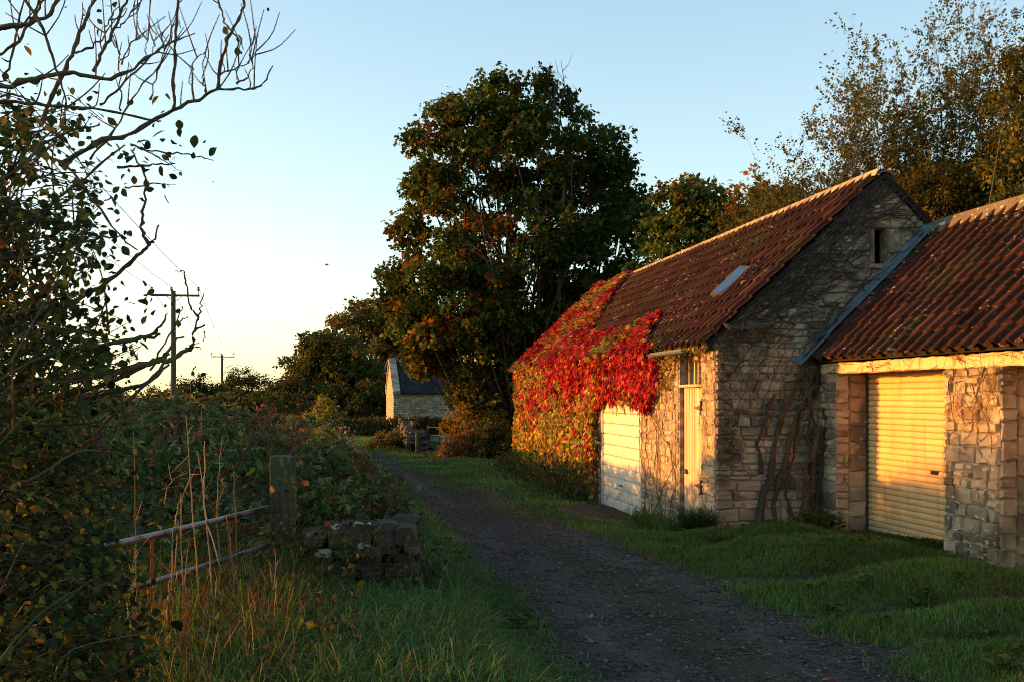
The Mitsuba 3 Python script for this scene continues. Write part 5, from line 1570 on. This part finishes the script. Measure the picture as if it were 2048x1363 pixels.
# branches measured off the photograph: (pixels, pixels, metres ahead), foot to tip, radius at both ends
BR_ = [
    ([(-60, 120, 3.6), (0, 172, 3.6), (49, 162, 3.6), (95, 153, 3.65), (151, 146, 3.7), (218, 157, 3.75), (268, 134, 3.8), (317, 102, 3.85), (347, 84, 3.9), (390, 67, 3.95)], .016, .004),
    ([(-80, 190, 3.2), (0, 204, 3.2), (105, 211, 3.25), (197, 220, 3.3), (300, 240, 3.35), (322, 243, 3.4)], .010, .004),
    ([(120, 330, 3.9), (197, 285, 3.9), (254, 271, 3.95), (317, 236, 4.0), (387, 204, 4.0), (437, 180, 4.0), (493, 180, 4.0), (525, 169, 4.0), (546, 132, 4.0)], .016, .004),
    ([(347, 220, 4.0), (348, 160, 4.0), (351, 80, 4.0), (356, -10, 4.0)], .011, .008),
    ([(437, 178, 4.0), (444, 116, 4.0), (465, 63, 4.0), (486, 18, 4.0), (486, -10, 4.0)], .011, .007),
    ([(465, 63, 4.0), (447, 40, 4.0), (436, 0, 4.0), (432, -10, 4)], .006, .005),
    ([(465, 65, 4.0), (478, 90, 3.95), (474, 160, 3.98)], .005, .004),
    ([(412, 188, 4.0), (405, 150, 4.0), (411, 105, 4.0)], .005, .003),
    ([(388, 204, 4.0), (384, 150, 4.0), (386, 124, 4.0), (411, 104, 4.0)], .006, .003),
    ([(440, 150, 4.0), (490, 128, 3.95), (516, 100, 3.95)], .005, .002), ([(473, 168, 4), (497, 150, 4), (510, 110, 4)], .006, .002), ([(497, 128, 4), (505, 90, 4), (517, 70, 4)], .003, .002),
    ([(80, 250, 3.8), (110, 180, 3.8), (141, 116, 3.8), (165, 50, 3.85), (192, -10, 3.9)], .013, .010),
    ([(187, 144, 3.75), (205, 105, 3.75), (229, 56, 3.8), (257, -10, 3.85)], .010, .007), ([(229, 56, 3.8), (250, 45, 3.8), (275, -8, 3.8)], .005, .003),
    ([(150, 107, 3.8), (180, 95, 3.8), (205, 75, 3.8), (218, 40, 3.8), (240, 10, 3.8)], .006, .003),
    ([(-30, 70, 3.5), (0, 56, 3.5), (45, 50, 3.5), (92, 35, 3.5), (125, -10, 3.5)], .014, .010), ([(45, 50, 3.5), (80, 20, 3.5), (85, -10, 3.5)], .006, .004),
    ([(200, 210, 3.8), (240, 175, 3.8), (292, 120, 3.85), (338, 85, 3.9)], .007, .004),
    ([(180, 320, 4.0), (230, 260, 4.0), (270, 190, 4.0), (318, 130, 4.0), (342, 85, 4.0)], .007, .003), ([(300, 200, 4.0), (320, 130, 4.0), (345, 60, 3.9), (356, 40, 3.9)], .005, .002),
    ([(242, 222, 3.9), (241, 170, 3.9), (238, 110, 3.9)], .005, .002), ([(243, 130, 3.9), (262, 85, 3.9), (285, 72, 3.9), (290, 50, 3.9)], .005, .002), ([(293, 110, 3.9), (293, 65, 3.9)], .003, .002),
    ([(240, 110, 3.9), (225, 80, 3.9), (222, 62, 3.9)], .004, .002), ([(305, 110, 3.9), (310, 80, 3.9), (312, 66, 3.9)], .003, .002),
    ([(50, 0, 3.3), (90, 70, 3.3), (112, 130, 3.3), (130, 190, 3.35), (130, 250, 3.4)], .007, .005), ([(0, 110, 3.6), (40, 80, 3.6), (80, 0, 3.6)], .008, .006), ([(10, 160, 3.7), (30, 90, 3.7), (50, -5, 3.7)], .007, .005),
    ([(262, 290, 3.7), (300, 302, 3.7), (350, 308, 3.7), (395, 313, 3.7), (427, 321, 3.7)], .006, .003), ([(235, 335, 3.7), (300, 330, 3.7), (345, 328, 3.7)], .007, .004),
    ([(250, 375, 3.7), (300, 368, 3.7), (353, 370, 3.7)], .005, .002), ([(275, 295, 3.6), (310, 310, 3.6), (340, 330, 3.6), (365, 345, 3.6)], .004, .002),
    ([(-40, 760, 3.9), (0, 650, 3.9), (60, 635, 3.9), (118, 620, 3.9), (190, 580, 3.95), (236, 548, 4.0), (275, 512, 4.0), (297, 490, 4.0), (308, 480, 4.0), (318, 450, 4.0)], .020, .005),
    ([(297, 488, 4.0), (286, 465, 4.0), (284, 440, 4.0), (287, 410, 4.0), (291, 355, 4.0), (262, 300, 3.95)], .010, .006),
    ([(-40, 740, 3.7), (60, 730, 3.7), (118, 704, 3.7), (202, 690, 3.75), (287, 676, 3.8), (320, 668, 3.8)], .022, .010), ([(287, 676, 3.8), (320, 655, 3.8), (335, 628, 3.8)], .010, .005),
    ([(-40, 780, 3.6), (60, 765, 3.6), (169, 754, 3.65), (236, 744, 3.7), (300, 725, 3.8), (337, 720, 3.85), (371, 700, 3.9), (383, 690, 3.9), (389, 664, 3.9), (410, 650, 3.9)], .024, .006),
    ([(389, 664, 3.9), (398, 634, 3.9), (402, 612, 3.9), (408, 585, 3.9)], .006, .003), ([(398, 636, 3.9), (382, 615, 3.9), (374, 570, 3.9), (368, 545, 3.9), (350, 542, 3.9)], .006, .003),
    ([(383, 690, 3.9), (402, 698, 3.9)], .004, .003), ([(371, 697, 3.9), (398, 685, 3.9)], .005, .003), ([(408, 662, 3.9), (407, 682, 3.9)], .003, .003),
    ([(200, 790, 3.7), (260, 775, 3.7), (303, 760, 3.7), (340, 690, 3.75), (368, 674, 3.8)], .014, .006), ([(300, 740, 3.7), (350, 650, 3.8), (366, 612, 3.8)], .006, .003), ([(352, 648, 3.8), (376, 632, 3.8)], .004, .003),
    ([(-30, 820, 3.8), (80, 800, 3.8), (200, 770, 3.8), (270, 740, 3.85), (320, 716, 3.9), (340, 708, 3.9)], .018, .007),
    ([(140, 930, 3.6), (200, 860, 3.6), (260, 800, 3.6), (330, 735, 3.65), (345, 715, 3.7)], .012, .005), ([(235, 770, 3.7), (245, 810, 3.7), (240, 860, 3.7)], .009, .004),
    ([(-20, 560, 3.6), (40, 480, 3.6), (80, 430, 3.6), (120, 395, 3.65), (190, 340, 3.7), (250, 290, 3.7)], .012, .005), ([(60, 300, 3.5), (130, 330, 3.5), (180, 390, 3.5), (240, 470, 3.6), (275, 500, 3.7)], .008, .004),
    ([(-60, 560, 3.4), (0, 520, 3.4), (90, 510, 3.4), (180, 480, 3.5), (245, 470, 3.5)], .010, .005), ([(-40, 420, 3.8), (40, 330, 3.8), (120, 270, 3.8), (200, 250, 3.8)], .012, .006),
    ([(-40, 1340, 3.2), (60, 1250, 3.2), (170, 1190, 3.2), (240, 1150, 3.3)], .012, .006), ([(-40, 980, 3.3), (60, 960, 3.3), (170, 900, 3.4), (270, 915, 3.5)], .014, .006), ([(-40, 1100, 3.1), (60, 1080, 3.1), (170, 1120, 3.2)], .014, .006),
]
BRP = []
for pts, r0, r1 in BR_:
    W3 = np.array([at(*p) for p in pts])
    n_ = max(8, 4 * len(pts))
    p = curve(W3, n_)
    L = np.linalg.norm(W3[-1] - W3[0])
    p[1:-1] += rng.normal(size=(n_ - 2, 3)) * .0035
    rr = np.linspace(r0, r1 * .8, n_) * .72 * (1 + .14 * rng.normal(size=n_)) + .0
    rr[::4] *= 1.22                                                      # buds and knots
    put(piece_key(f'{shrub}__branch'), *tube(p, rr, 7), 'm_bark', smooth=True, uv=(rng.uniform(.1, .7), .9 if r0 > .013 else .1))
    BRP.append(p)
tw = MB()
buds = []
for p, (pts, _a, _b) in zip(BRP, BR_):                                                           # twigs on the measured branches
    if np.mean([q_[1] for q_ in pts]) > 300:
        continue
    for _ in range(int(2 + len(p) * .12)):
        i_ = int(rng.integers(2, len(p)))
        a = p[i_]
        dv = unit(unit(p[-1] - p[0]) * .5 + rng.normal(size=3) * [.5, .5, .4] + [0, 0, .55])
        L = rng.uniform(.05, .22)
        q_ = curve([a, a + dv * L * .5 + rng.normal(size=3) * .008, a + dv * L + [0, 0, .02]], 6)
        tw.add(*tube(q_, np.linspace(.0032, .0016, 6), 4), (.05, .036, .028))
        buds.append(q_[-1])
# crowded stems of the dense part, fanning up and right from its foot beyond the left edge
LPOS, LDIR = [], []
nst = 1500
for k in range(nst):
    py = rng.uniform(250, 1380) if k < 620 else rng.uniform(850, 1400) if k < 1000 else rng.uniform(400, 920) if k < 1230 else rng.uniform(185, 500)
    reach = np.interp(py, [200, 280, 350, 420, 500, 600, 700, 780, 850, 950, 1050, 1150, 1250, 1363], [150, 270, 300, 230, 200, 250, 290, 260, 200, 230, 190, 270, 300, 330])
    px = -120 + (reach + 120) * rng.random() ** .75
    hole = meshkit.noise(np.array([[px / 62.0, py / 62.0, 0.5]]), 21)[0]
    if hole < (.46 if py < 480 else .52 if py < 900 else .36) and px > 10:
        continue
    d = rng.uniform(3.2, 4.9) - .5 * smooth01(900, 1200, py)
    tip_ = at(px, py, d)
    foot_ = tip_ + np.array([-.10 - .42 * rng.random(), rng.normal() * .3, -rng.uniform(-.1, .5)])
    q_ = curve([foot_, (foot_ + tip_) / 2 + rng.normal(size=3) * .06 + [-.04, 0, .06], tip_], 8)
    tw.add(*tube(q_, np.linspace(rng.uniform(.002, .006), .0014, 8), 4, cap=False), pick(rng, [(.035, .026, .018), (.055, .038, .025), (.04, .045, .02)], 1)[0])
    nl = rng.poisson(20 if py > 420 else 12)
    s_ = rng.uniform(.15, 1.0, nl) * 6.99
    ii = s_.astype(int)
    LPOS.append(q_[ii] + (q_[ii + 1] - q_[ii]) * (s_ % 1)[:, None] + rng.normal(size=(nl, 3)) * .05)
    LDIR.append(np.tile(unit(tip_ - foot_), (nl, 1)))
tw.put(f'{shrub}__twigs', 'm_plain')
tag(f'{shrub}__twigs', kind='stuff')
# leaves at the tips of measured shoots
for (px, py, d, k) in ((70, 90, 3.5, 3), (212, 20, 3.8, 5), (205, 62, 3.8, 2), (150, 35, 3.85, 3), (480, 75, 4.0, 4), (500, 12, 4.0, 3), (372, 60, 3.95, 1), (330, 210, 3.9, 4), (310, 275, 3.7, 6), (340, 280, 3.7, 4), (365, 290, 3.7, 3),
                       (398, 297, 3.7, 2), (415, 300, 3.7, 1), (411, 346, 3.7, 1), (335, 322, 3.7, 5), (345, 345, 3.7, 4), (340, 380, 3.7, 2), (300, 350, 3.7, 6), (270, 300, 3.7, 6), (250, 340, 3.7, 8), (385, 745, 3.9, 4), (372, 740, 3.9, 2),
                       (330, 620, 3.8, 4), (300, 600, 3.8, 6), (250, 470, 3.6, 5), (275, 385, 3.7, 5)):
    P = at(px, py, d) + rng.normal(size=(k, 3)) * .028
    LPOS.append(P)
    LDIR.append(rng.normal(size=(k, 3)) + [0, 0, .2])
LPOS, LDIR = np.vstack(LPOS), np.vstack(LDIR)
n_ = len(LPOS)
pal = [(.026, .045, .018), (.034, .058, .020), (.020, .034, .015), (.045, .068, .022), (.06, .07, .02), (.12, .09, .025), (.030, .052, .024), (.024, .04, .02)]
put_leaves(shrub, 'blade', LPOS, LDIR * .4 + rng.normal(size=(n_, 3)) * .7 + [0, 0, -.35], rng.normal(size=(n_, 3)) * .7 + [0, 0, .6], rng.uniform(.018, .046, n_) * rng.choice([.8, 1, 1.2], n_), pick(rng, pal, n_, .3), 'm_gloss_leaf', singles=300, smooth=True,
           grade=np.linalg.norm(LPOS - EYE, axis=1) + np.where((LPOS - EYE) @ RGT / ((LPOS - EYE) @ FWD) < -.545, 9, 0))

# ---------------------------------------------------------------- grasses
def blades(pos, h, w, lean, rng, col, bend=.5):
    """Three-segment curved blades: vertices and triangles."""
    n = len(pos)
    a = rng.uniform(0, 2 * np.pi, n)
    d = np.stack([np.cos(a), np.sin(a), 0 * a], -1)
    s = np.stack([-np.sin(a), np.cos(a), 0 * a], -1)
    h, w, lean = (np.broadcast_to(np.asarray(q_, float), (n,))[:, None] for q_ in (h, w, lean))
    up = np.array([0, 0, 1.0])
    p0, p1, p2 = pos - up * .02, pos + up * h * .5 + d * lean * h * .22, pos + up * h * (.88 - .12 * lean) + d * lean * h * .62
    p3 = pos + up * h * (1 - bend * lean * .55) + d * lean * h * 1.05
    v = np.stack([p0 - s * w, p0 + s * w, p1 - s * w * .9, p1 + s * w * .9, p2 - s * w * .55, p2 + s * w * .55, p3], 1)
    t = np.array([[0, 1, 3], [0, 3, 2], [2, 3, 5], [2, 5, 4], [4, 5, 6]])
    f = (t[None] + (np.arange(n) * 7)[:, None, None]).reshape(-1, 3)
    return v.reshape(-1, 3), f, np.repeat(col, 7, 0)


def scatter(rng, n, x0, x1, y0, y1, pw=1.0):
    return rng.uniform(x0, x1, n), y0 + (y1 - y0) * rng.random(n) ** pw


def field(key, label, pts, h, w, lean, pal, rng, jit=.25):
    x, y = pts
    z = ground_h(x, y)
    pos = np.stack([x, y, z], -1)
    tone = np.exp(1.1 * (meshkit.fbm(pos * 1.1, 3, 8) - .5))
    v, f, c = blades(pos, h, w, lean, rng, pick(rng, pal, len(x), jit) * tone[:, None])
    put(key, v, f, 'm_leaf', color=c)
    tag(key, label, 'grass', kind='stuff')


rng = np.random.default_rng(47)
GR = [(.070, .175, .030), (.095, .21, .040), (.050, .13, .026), (.13, .225, .050), (.14, .18, .055), (.16, .14, .065)]
DEW = [(.105, .195, .075), (.080, .165, .048), (.14, .22, .105), (.065, .13, .036), (.15, .18, .07), (.17, .13, .07)]
FAR = [(.15, .25, .09), (.11, .21, .06), (.19, .28, .13), (.09, .17, .045), (.18, .21, .08)]
foot = lambda x, y: ((x > 5.1) & (y > 12.38)) | ((x > WX) & (y < 12.4) & ((y > 11.9) | ((y < 9.6) & (y > 8.64)))) | (x > SX)
track = sg.MultiPolygon([sg.Polygon(p).buffer(-.04) for p in ([(3.5, 8.10), (4.4, 8.22), (5.2, 8.42), (5.9, 8.55), (5.9, 8.80), (5.1, 8.75), (4.3, 8.68), (3.5, 8.72)],
                                                              [(3.9, 15.8), (5.12, 15.6), (5.12, 18.2), (4.4, 18.0), (3.9, 17.2)], [(3.5, 6.72), (4.2, 6.84), (4.9, 6.95), (5.0, 7.1), (4.2, 7.03), (3.5, 6.98)])])


def off_tracks(x, y):
    import shapely
    return ~shapely.contains_xy(track, x, y)


x, y = scatter(rng, 120000, 3.2, 7.4, 4.2, 12.6)                       # right bank before the garage
_, e = lane_edges(y)
groove = np.zeros(len(x))
for yc, sl, w in ((5.85, .02, .15), (7.0, .10, .16), (8.52, .12, .20), (10.55, .10, .10)):
    groove = np.maximum(groove, np.exp(-((y - yc - sl * (x - 4.6) - .10 * np.sin(2.1 * x + yc)) / w) ** 2))
k = (x > e - .05 + .12 * rng.normal(size=len(x))) & ~foot(x, y) & off_tracks(x, y) & (rng.random(len(x)) > .8 * groove)
x, y = x[k][:80000], y[k][:80000]
tall = meshkit.noise(np.stack([x * 1.6, y * 1.6, x * 0], -1), 11)
field('bank_grass', 'short lush green grass on the banks in front of the garage', (x, y), (.035 + .065 * tall) * rng.uniform(.6, 1.4, len(x)), .0032, rng.uniform(.2, 1.1, len(x)), GR, rng)
x, y = scatter(rng, 90000, 3.2, 6.6, 12.3, 42, 1.3)                    # right verge along the barn and beyond
_, e = lane_edges(y)
k = (x > e - .08 + .15 * rng.normal(size=len(x))) & ~foot(x, y) & off_tracks(x, y)
x, y = x[k][:42000], y[k][:42000]
field('verge_grass', 'damp green grass between the lane and the barn', (x, y), rng.uniform(.05, .15, len(x)) * (1 - .5 * smooth01(4.0, 4.6, x) * smooth01(19, 17, y)), .0045 + .004 * smooth01(14, 26, y), rng.uniform(.2, 1.1, len(x)), GR + FAR[:3], rng)
x, y = scatter(rng, 120000, -.9, 2.0, 4.3, 12, 1.0)                    # near left verge, long and dewy
e, _ = lane_edges(y)
wallm = (y > 7.75) & (x < .62)
k = (x < e + .06 + .10 * rng.normal(size=len(x))) & ~wallm
x, y = x[k][:46000], y[k][:46000]
edge_ = np.clip(e[k][:46000] - x, 0, 2)
edge_ = np.where((y > 6.9) & (x > -.4) & (x < .9), edge_ * .35, edge_)
field('verge_grass_001', 'long dewy bluish grass on the near left verge', (x, y), (.06 + .27 * smooth01(.1, .8, edge_)) * rng.uniform(.35, 1.35, len(x)), rng.uniform(.0026, .0052, len(x)), rng.uniform(.3, 1.5, len(x)), DEW + GR[:2], rng)
x, y = scatter(rng, 90000, -.4, 1.8, 12, 42, 1.25)
e, _ = lane_edges(y)
k = x < e + .05 + .10 * rng.normal(size=len(x))
x, y = x[k][:40000], y[k][:40000]
field('verge_grass_002', 'bright green dewy verge running along the left of the lane', (x, y), rng.uniform(.06, .17, len(x)), .005 + .006 * smooth01(14, 28, y), rng.uniform(.2, 1.0, len(x)), FAR, rng)
x, y = scatter(rng, 60000, 1.0, 3.8, 13, 45, .9)                       # grass growing in the lane itself
a, b = lane_edges(y)
s_ = (x - a) / (b - a)
pt = meshkit.fbm(np.stack([x * 1.2, y * .5, x * 0], -1), 3, 12)
mid = np.exp(-((s_ - .52) / .16) ** 2) * smooth01(19, 24, y) * 1.1 + smooth01(37, 42, y) + np.exp(-((s_ - .85) / .14) ** 2) * smooth01(14, 17, y) * .8 + np.exp(-((s_ - .62) / .15) ** 2) * np.exp(-((y - 16.5) / 1.6) ** 2) * .5
k = rng.random(len(x)) < mid * 1.4 * smooth01(.28, .5, pt)
x, y = x[k], y[k]
field('lane_grass', 'patches of short grass growing in the middle of the far lane', (x, y), rng.uniform(.03, .10, len(x)), .005 + .005 * smooth01(16, 26, y), rng.uniform(.3, 1.1, len(x)), GR + FAR[:2], rng)
x, y = scatter(rng, 16000, -7, 3.2, 40.5, 52)
field('field_grass', 'grass beyond the end of the lane', (x, y), rng.uniform(.08, .22, len(x)), .014, rng.uniform(.2, 1, len(x)), FAR, rng)

x, y = scatter(rng, 14000, -11, -1.2, 3.5, 10.5)
field('field_grass_001', 'rough grass in the field beyond the gate', (x, y), rng.uniform(.08, .3, len(x)), .005, rng.uniform(.3, 1.2, len(x)), GR + [(.16, .11, .05)], rng)
# dry golden grass and dead stems in the gateway
DRY = [(.26, .15, .06), (.20, .11, .045), (.32, .22, .10), (.11, .065, .03), (.09, .085, .03), (.07, .05, .03)]
n_ = 11000
x = -.5 + .55 * rng.normal(size=n_)
y = 6.5 + .95 * rng.normal(size=n_)
k = (x > -2.0) & (x < .12) & (y > 4.5) & (y < 7.78)
x, y = x[k], y[k]
pos = np.stack([x, y, ground_h(x, y)], -1)
v, f, c = blades(pos, rng.uniform(.10, .72, len(x)) ** 1.8 * 1.2 * (1 - .45 * smooth01(-.4, .1, x)), rng.uniform(.0014, .0032, len(x)), rng.uniform(.1, .8, len(x)), rng, pick(rng, DRY + GR[:2], len(x), .3))
put('dry_grass', v, f, 'm_leaf', color=c)
tag('dry_grass', 'tangled golden dry grass catching the sun below the tubular gate', 'grass', kind='stuff')
hw_ = thing('hedge_weeds', 'dark nettles and small leafy weeds at the foot of the gatepost', 'weeds')
n_ = 5200
x, y = rng.uniform(-1.9, .15, n_), rng.uniform(5.0, 7.85, n_)
P = np.stack([x, y, ground_h(x, y) + np.abs(rng.normal(size=n_)) * (.2 + .34 * smooth01(6.6, 7.6, y))], -1)
put_leaves(hw_, 'rhomb', P, rng.normal(size=(n_, 3)) + [0, 0, .1], rng.normal(size=(n_, 3)) * .6 + [0, 0, 1], rng.uniform(.03, .075, n_), pick(rng, [(.05, .08, .02), (.035, .06, .018), (.10, .10, .03), (.12, .07, .03)], n_), 'm_leaf')
labels[hw_]['kind'] = 'stuff'
stalk_px = [((405, 1210), (372, 830), 6.3), ((425, 1260), (395, 900), 6.2), ((463, 1190), (466, 930), 6.9), ((380, 1300), (378, 1080), 6.0), ((375, 1290), (360, 985), 6.1), ((355, 1190), (357, 1040), 6.4), ((280, 1180), (268, 860), 5.9),
            ((447, 1150), (410, 880), 6.8), ((470, 1200), (455, 1040), 6.6), ((502, 1200), (555, 1120), 6.5), ((540, 1320), (537, 1200), 5.6), ((445, 1355), (415, 1290), 5.2), ((300, 1190), (345, 1060), 6.0), ((240, 1170), (270, 1085), 5.8),
            ((440, 1120), (445, 870), 7.0), ((350, 1050), (385, 950), 6.7), ((330, 1010), (372, 940), 6.8), ((590, 1330), (600, 1240), 5.4)]
NTH = 'leftmost second third fourth fifth sixth seventh eighth ninth tenth eleventh twelfth thirteenth fourteenth fifteenth sixteenth seventeenth rightmost'.split()
stalk_px.sort(key=lambda s_: s_[1][0])
for n, (a, b, d) in enumerate(stalk_px):
    nth = NTH[n] if n in (0, 17) else f'{NTH[n]} from the left'
    key = thing('dead_stalk', f'tall dry stalk with its tip {nth} of those in the gateway', 'stalk', 'dead stalks standing in the gateway')
    A_, B_ = at(*a, d), at(*b, d + .05)
    A_[2] = min(A_[2], float(ground_h(A_[0], A_[1])) + .02) if a[1] > 1150 else A_[2]
    p = curve([A_, (A_ + B_) / 2 + rng.normal(size=3) * .03, B_], 12) + rng.normal(size=(12, 3)) * .003
    mb = MB()
    mb.add(*tube(p, np.linspace(.0055, .0025, 12), 5), pick(rng, [(.32, .20, .09), (.38, .27, .13), (.22, .11, .05)], 1)[0])
    for _ in range(3):
        i_ = int(rng.integers(4, 11))
        e = p[i_] + unit(rng.normal(size=3) + [0, 0, 1.2]) * rng.uniform(.06, .18)
        mb.add(*tube([p[i_], e], [.0025, .0015], 4), (.26, .15, .07))
    mb.put(key, 'm_plain')

# ---------------------------------------------------------------- plants along the walls, gravel, fallen leaves
rng = np.random.default_rng(48)
lw = thing('hedge_weeds', 'dark low weeds and dead stems along the lane side of the dry stone wall', 'weeds')
n_ = 11000
y = 8.35 + 16 * rng.random(n_) ** 1.3
x = .42 + .14 * rng.normal(size=n_)
P = np.stack([x, y, ground_h(x, y) + np.where(rng.random(n_) < .5, np.abs(rng.normal(size=n_)) * .26, .45 + .35 * rng.random(n_)) * smooth01(25, 20, y)], -1)
put_leaves(lw, 'rhomb', P, rng.normal(size=(n_, 3)) * .7 + [.2, -.2, .7], rng.normal(size=(n_, 3)) + [.3, -.3, .4], rng.uniform(.035, .09, n_), pick(rng, [(.06, .10, .03), (.045, .07, .025), (.12, .08, .045), (.09, .055, .035), (.08, .12, .04)], n_), 'm_leaf')
labels[lw]['kind'] = 'stuff'
tuft = thing('sedge_tuft', 'dark arching sedge tuft at the foot of the barn corner below the plank door', 'grass tuft')
n_ = 700
x, y = 4.86 + .10 * rng.normal(size=n_), 12.45 + .16 * rng.normal(size=n_)
pos = np.stack([x, y, ground_h(x, y)], -1)
v, f, c = blades(pos, rng.uniform(.25, .52, n_), .0045, rng.uniform(.3, 1.35, n_), rng, pick(rng, [(.035, .055, .022), (.05, .075, .03), (.03, .045, .02)], n_), bend=.9)
put(f'{tuft}__blades', v, f, 'm_leaf', color=c)
tag(f'{tuft}__blades', kind='stuff')
tuft2 = thing('sedge_tuft', 'smaller grass tuft and weeds between the ribbed door and the plank door', 'grass tuft')
n_ = 900
x, y = 4.98 + .07 * rng.normal(size=n_), rng.uniform(13.6, 15.5, n_)
k = x < 5.11
pos = np.stack([x, y, ground_h(x, y)], -1)[k]
v, f, c = blades(pos, rng.uniform(.12, .38, k.sum()), .004, rng.uniform(.2, 1.1, k.sum()), rng, pick(rng, GR, k.sum()))
put(f'{tuft2}__blades', v, f, 'm_leaf', color=c)
tag(f'{tuft2}__blades', kind='stuff')
dk = thing('dock_plant', 'broad leaved green weeds at the foot of the garage pier beside the barn', 'plant')
n_ = 130
x, y = 6.45 + .18 * rng.normal(size=n_), 11.9 + .22 * rng.normal(size=n_)
k = x < 6.62
P = np.stack([x, y, ground_h(x, y) + .04 + .16 * rng.random(n_)], -1)[k]
a = rng.uniform(0, 6.3, len(P))
put_leaves(dk, 'oval', P, np.stack([np.cos(a), np.sin(a), .6 + 0 * a], -1), rng.normal(size=(len(P), 3)) * .3 + [0, 0, 1], rng.uniform(.07, .14, len(P)), pick(rng, [(.05, .10, .02), (.07, .12, .03)], len(P)), 'm_leaf', singles=60)
cl = thing('clover_patch', 'dark low clover growing over the sill of the roller shutter', 'plants')
n_ = 2600
x, y = rng.uniform(6.35, 7.1, n_), rng.uniform(9.6, 11.9, n_)
P = np.stack([x, y, ground_h(x, y) + .02 + .10 * rng.random(n_) * smooth01(11.9, 10.0, y)], -1)
put_leaves(cl, 'trio', P, rng.normal(size=(n_, 3)) + [0, 0, .2], rng.normal(size=(n_, 3)) * .4 + [0, 0, 1], rng.uniform(.025, .05, n_), pick(rng, [(.03, .06, .018), (.045, .08, .022)], n_), 'm_leaf')
labels[cl]['kind'] = 'stuff'
cw = thing('creeper_weeds', 'brown and green weeds along the foot of the creeper covered wall', 'weeds')
n_ = 3800
y = rng.uniform(18.3, 27.2, n_)
x = 4.95 - .28 * np.abs(rng.normal(size=n_))
P = np.stack([x, y, ground_h(x, y) + np.abs(rng.normal(size=n_)) * .24], -1)
put_leaves(cw, 'rhomb', P, rng.normal(size=(n_, 3)) * .6 + [0, 0, 1], rng.normal(size=(n_, 3)), rng.uniform(.05, .12, n_), pick(rng, [(.08, .07, .03), (.06, .10, .025), (.12, .09, .035), (.05, .08, .025)], n_), 'm_leaf')
labels[cw]['kind'] = 'stuff'

# broad leaved weeds and clumps among the grass
n_ = 2600
cx_ = np.concatenate([rng.uniform(3.7, 6.6, 75), rng.uniform(.5, 1.4, 55)])
cy_ = np.concatenate([rng.uniform(4.6, 12.2, 75), rng.uniform(4.6, 13, 55)])
ci = rng.integers(0, len(cx_), n_)
a = rng.uniform(0, 6.3, n_)
x, y = cx_[ci] + .07 * np.cos(a) * rng.random(n_), cy_[ci] + .07 * np.sin(a) * rng.random(n_)
P = np.stack([x, y, ground_h(x, y) + .02 + .05 * rng.random(n_)], -1)
put_leaves('verge_weeds', 'oval', P, np.stack([np.cos(a), np.sin(a), .25 + .5 * rng.random(n_)], -1), rng.normal(size=(n_, 3)) * .3 + [0, 0, 1], rng.uniform(.03, .085, n_), pick(rng, [(.07, .13, .03), (.10, .17, .04), (.05, .09, .025), (.14, .12, .05)], n_), 'm_leaf', mass='rosettes')
tag('verge_weeds', 'low broad leaved weeds dotted through the turf', 'weeds', kind='stuff')

# loose stones of the lane
OCT = trimesh.creation.icosahedron()
ov_, of_ = np.array(OCT.vertices), np.array(OCT.faces)


def gravel(key, n, y0, y1, s0, s1, pw, label):
    y = y0 + (y1 - y0) * rng.random(n) ** pw
    a, b = lane_edges(y)
    t = rng.beta(.85, .85, n)
    x = a + (b - a) * t + rng.normal(size=n) * .05
    sz = s0 + (s1 - s0) * rng.random(n) ** 4.5
    rot = rng.uniform(0, 6.3, n)
    v = ov_[None] * (1 + .35 * rng.normal(size=(n, 12, 1)) * .6) * np.stack([sz * rng.uniform(.7, 1.4, n), sz * rng.uniform(.6, 1, n), sz * rng.uniform(.35, .7, n)], -1)[:, None]
    c_, s_ = np.cos(rot)[:, None], np.sin(rot)[:, None]
    v = np.stack([v[..., 0] * c_ - v[..., 1] * s_, v[..., 0] * s_ + v[..., 1] * c_, v[..., 2]], -1) + np.stack([x, y, lane_z(x, y) + sz * .15], -1)[:, None]
    f = (of_[None] + (np.arange(n) * 12)[:, None, None]).reshape(-1, 3)
    c = np.repeat(pick(rng, [(.048, .044, .040), (.070, .064, .057), (.033, .030, .027), (.115, .105, .092), (.055, .046, .037)], n, .3, [.32, .25, .28, .05, .10]), 12, 0)
    put(key, v.reshape(-1, 3), f, 'm_plain', color=c)
    tag(key, label, 'gravel', kind='stuff')


gravel('gravel', 30000, 4.4, 11, .004, .020, 1.25, 'loose grey stones on the near part of the lane')
gravel('gravel_001', 7000, 11, 20, .008, .022, 1.4, 'loose stones on the farther part of the lane')
n_ = 650
y = 4.8 + 14 * rng.random(n_)
x = np.where(rng.random(n_) < .6, rng.uniform(.6, 5.0, n_), rng.uniform(3.6, 5.2, n_))
P = np.stack([x, y, np.maximum(ground_h(x, y), lane_z(x, y)) + .02], -1)
put_leaves('fallen_leaves', 'oval', P, rng.normal(size=(n_, 3)) * [1, 1, .15], rng.normal(size=(n_, 3)) * .25 + [0, 0, 1], rng.uniform(.035, .07, n_), pick(rng, [(.22, .10, .04), (.16, .09, .05), (.30, .05, .03), (.26, .18, .07)], n_), 'm_leaf', mass='scatter')
tag('fallen_leaves', 'scattered brown and red fallen leaves on the lane and verge', 'leaves', kind='stuff')
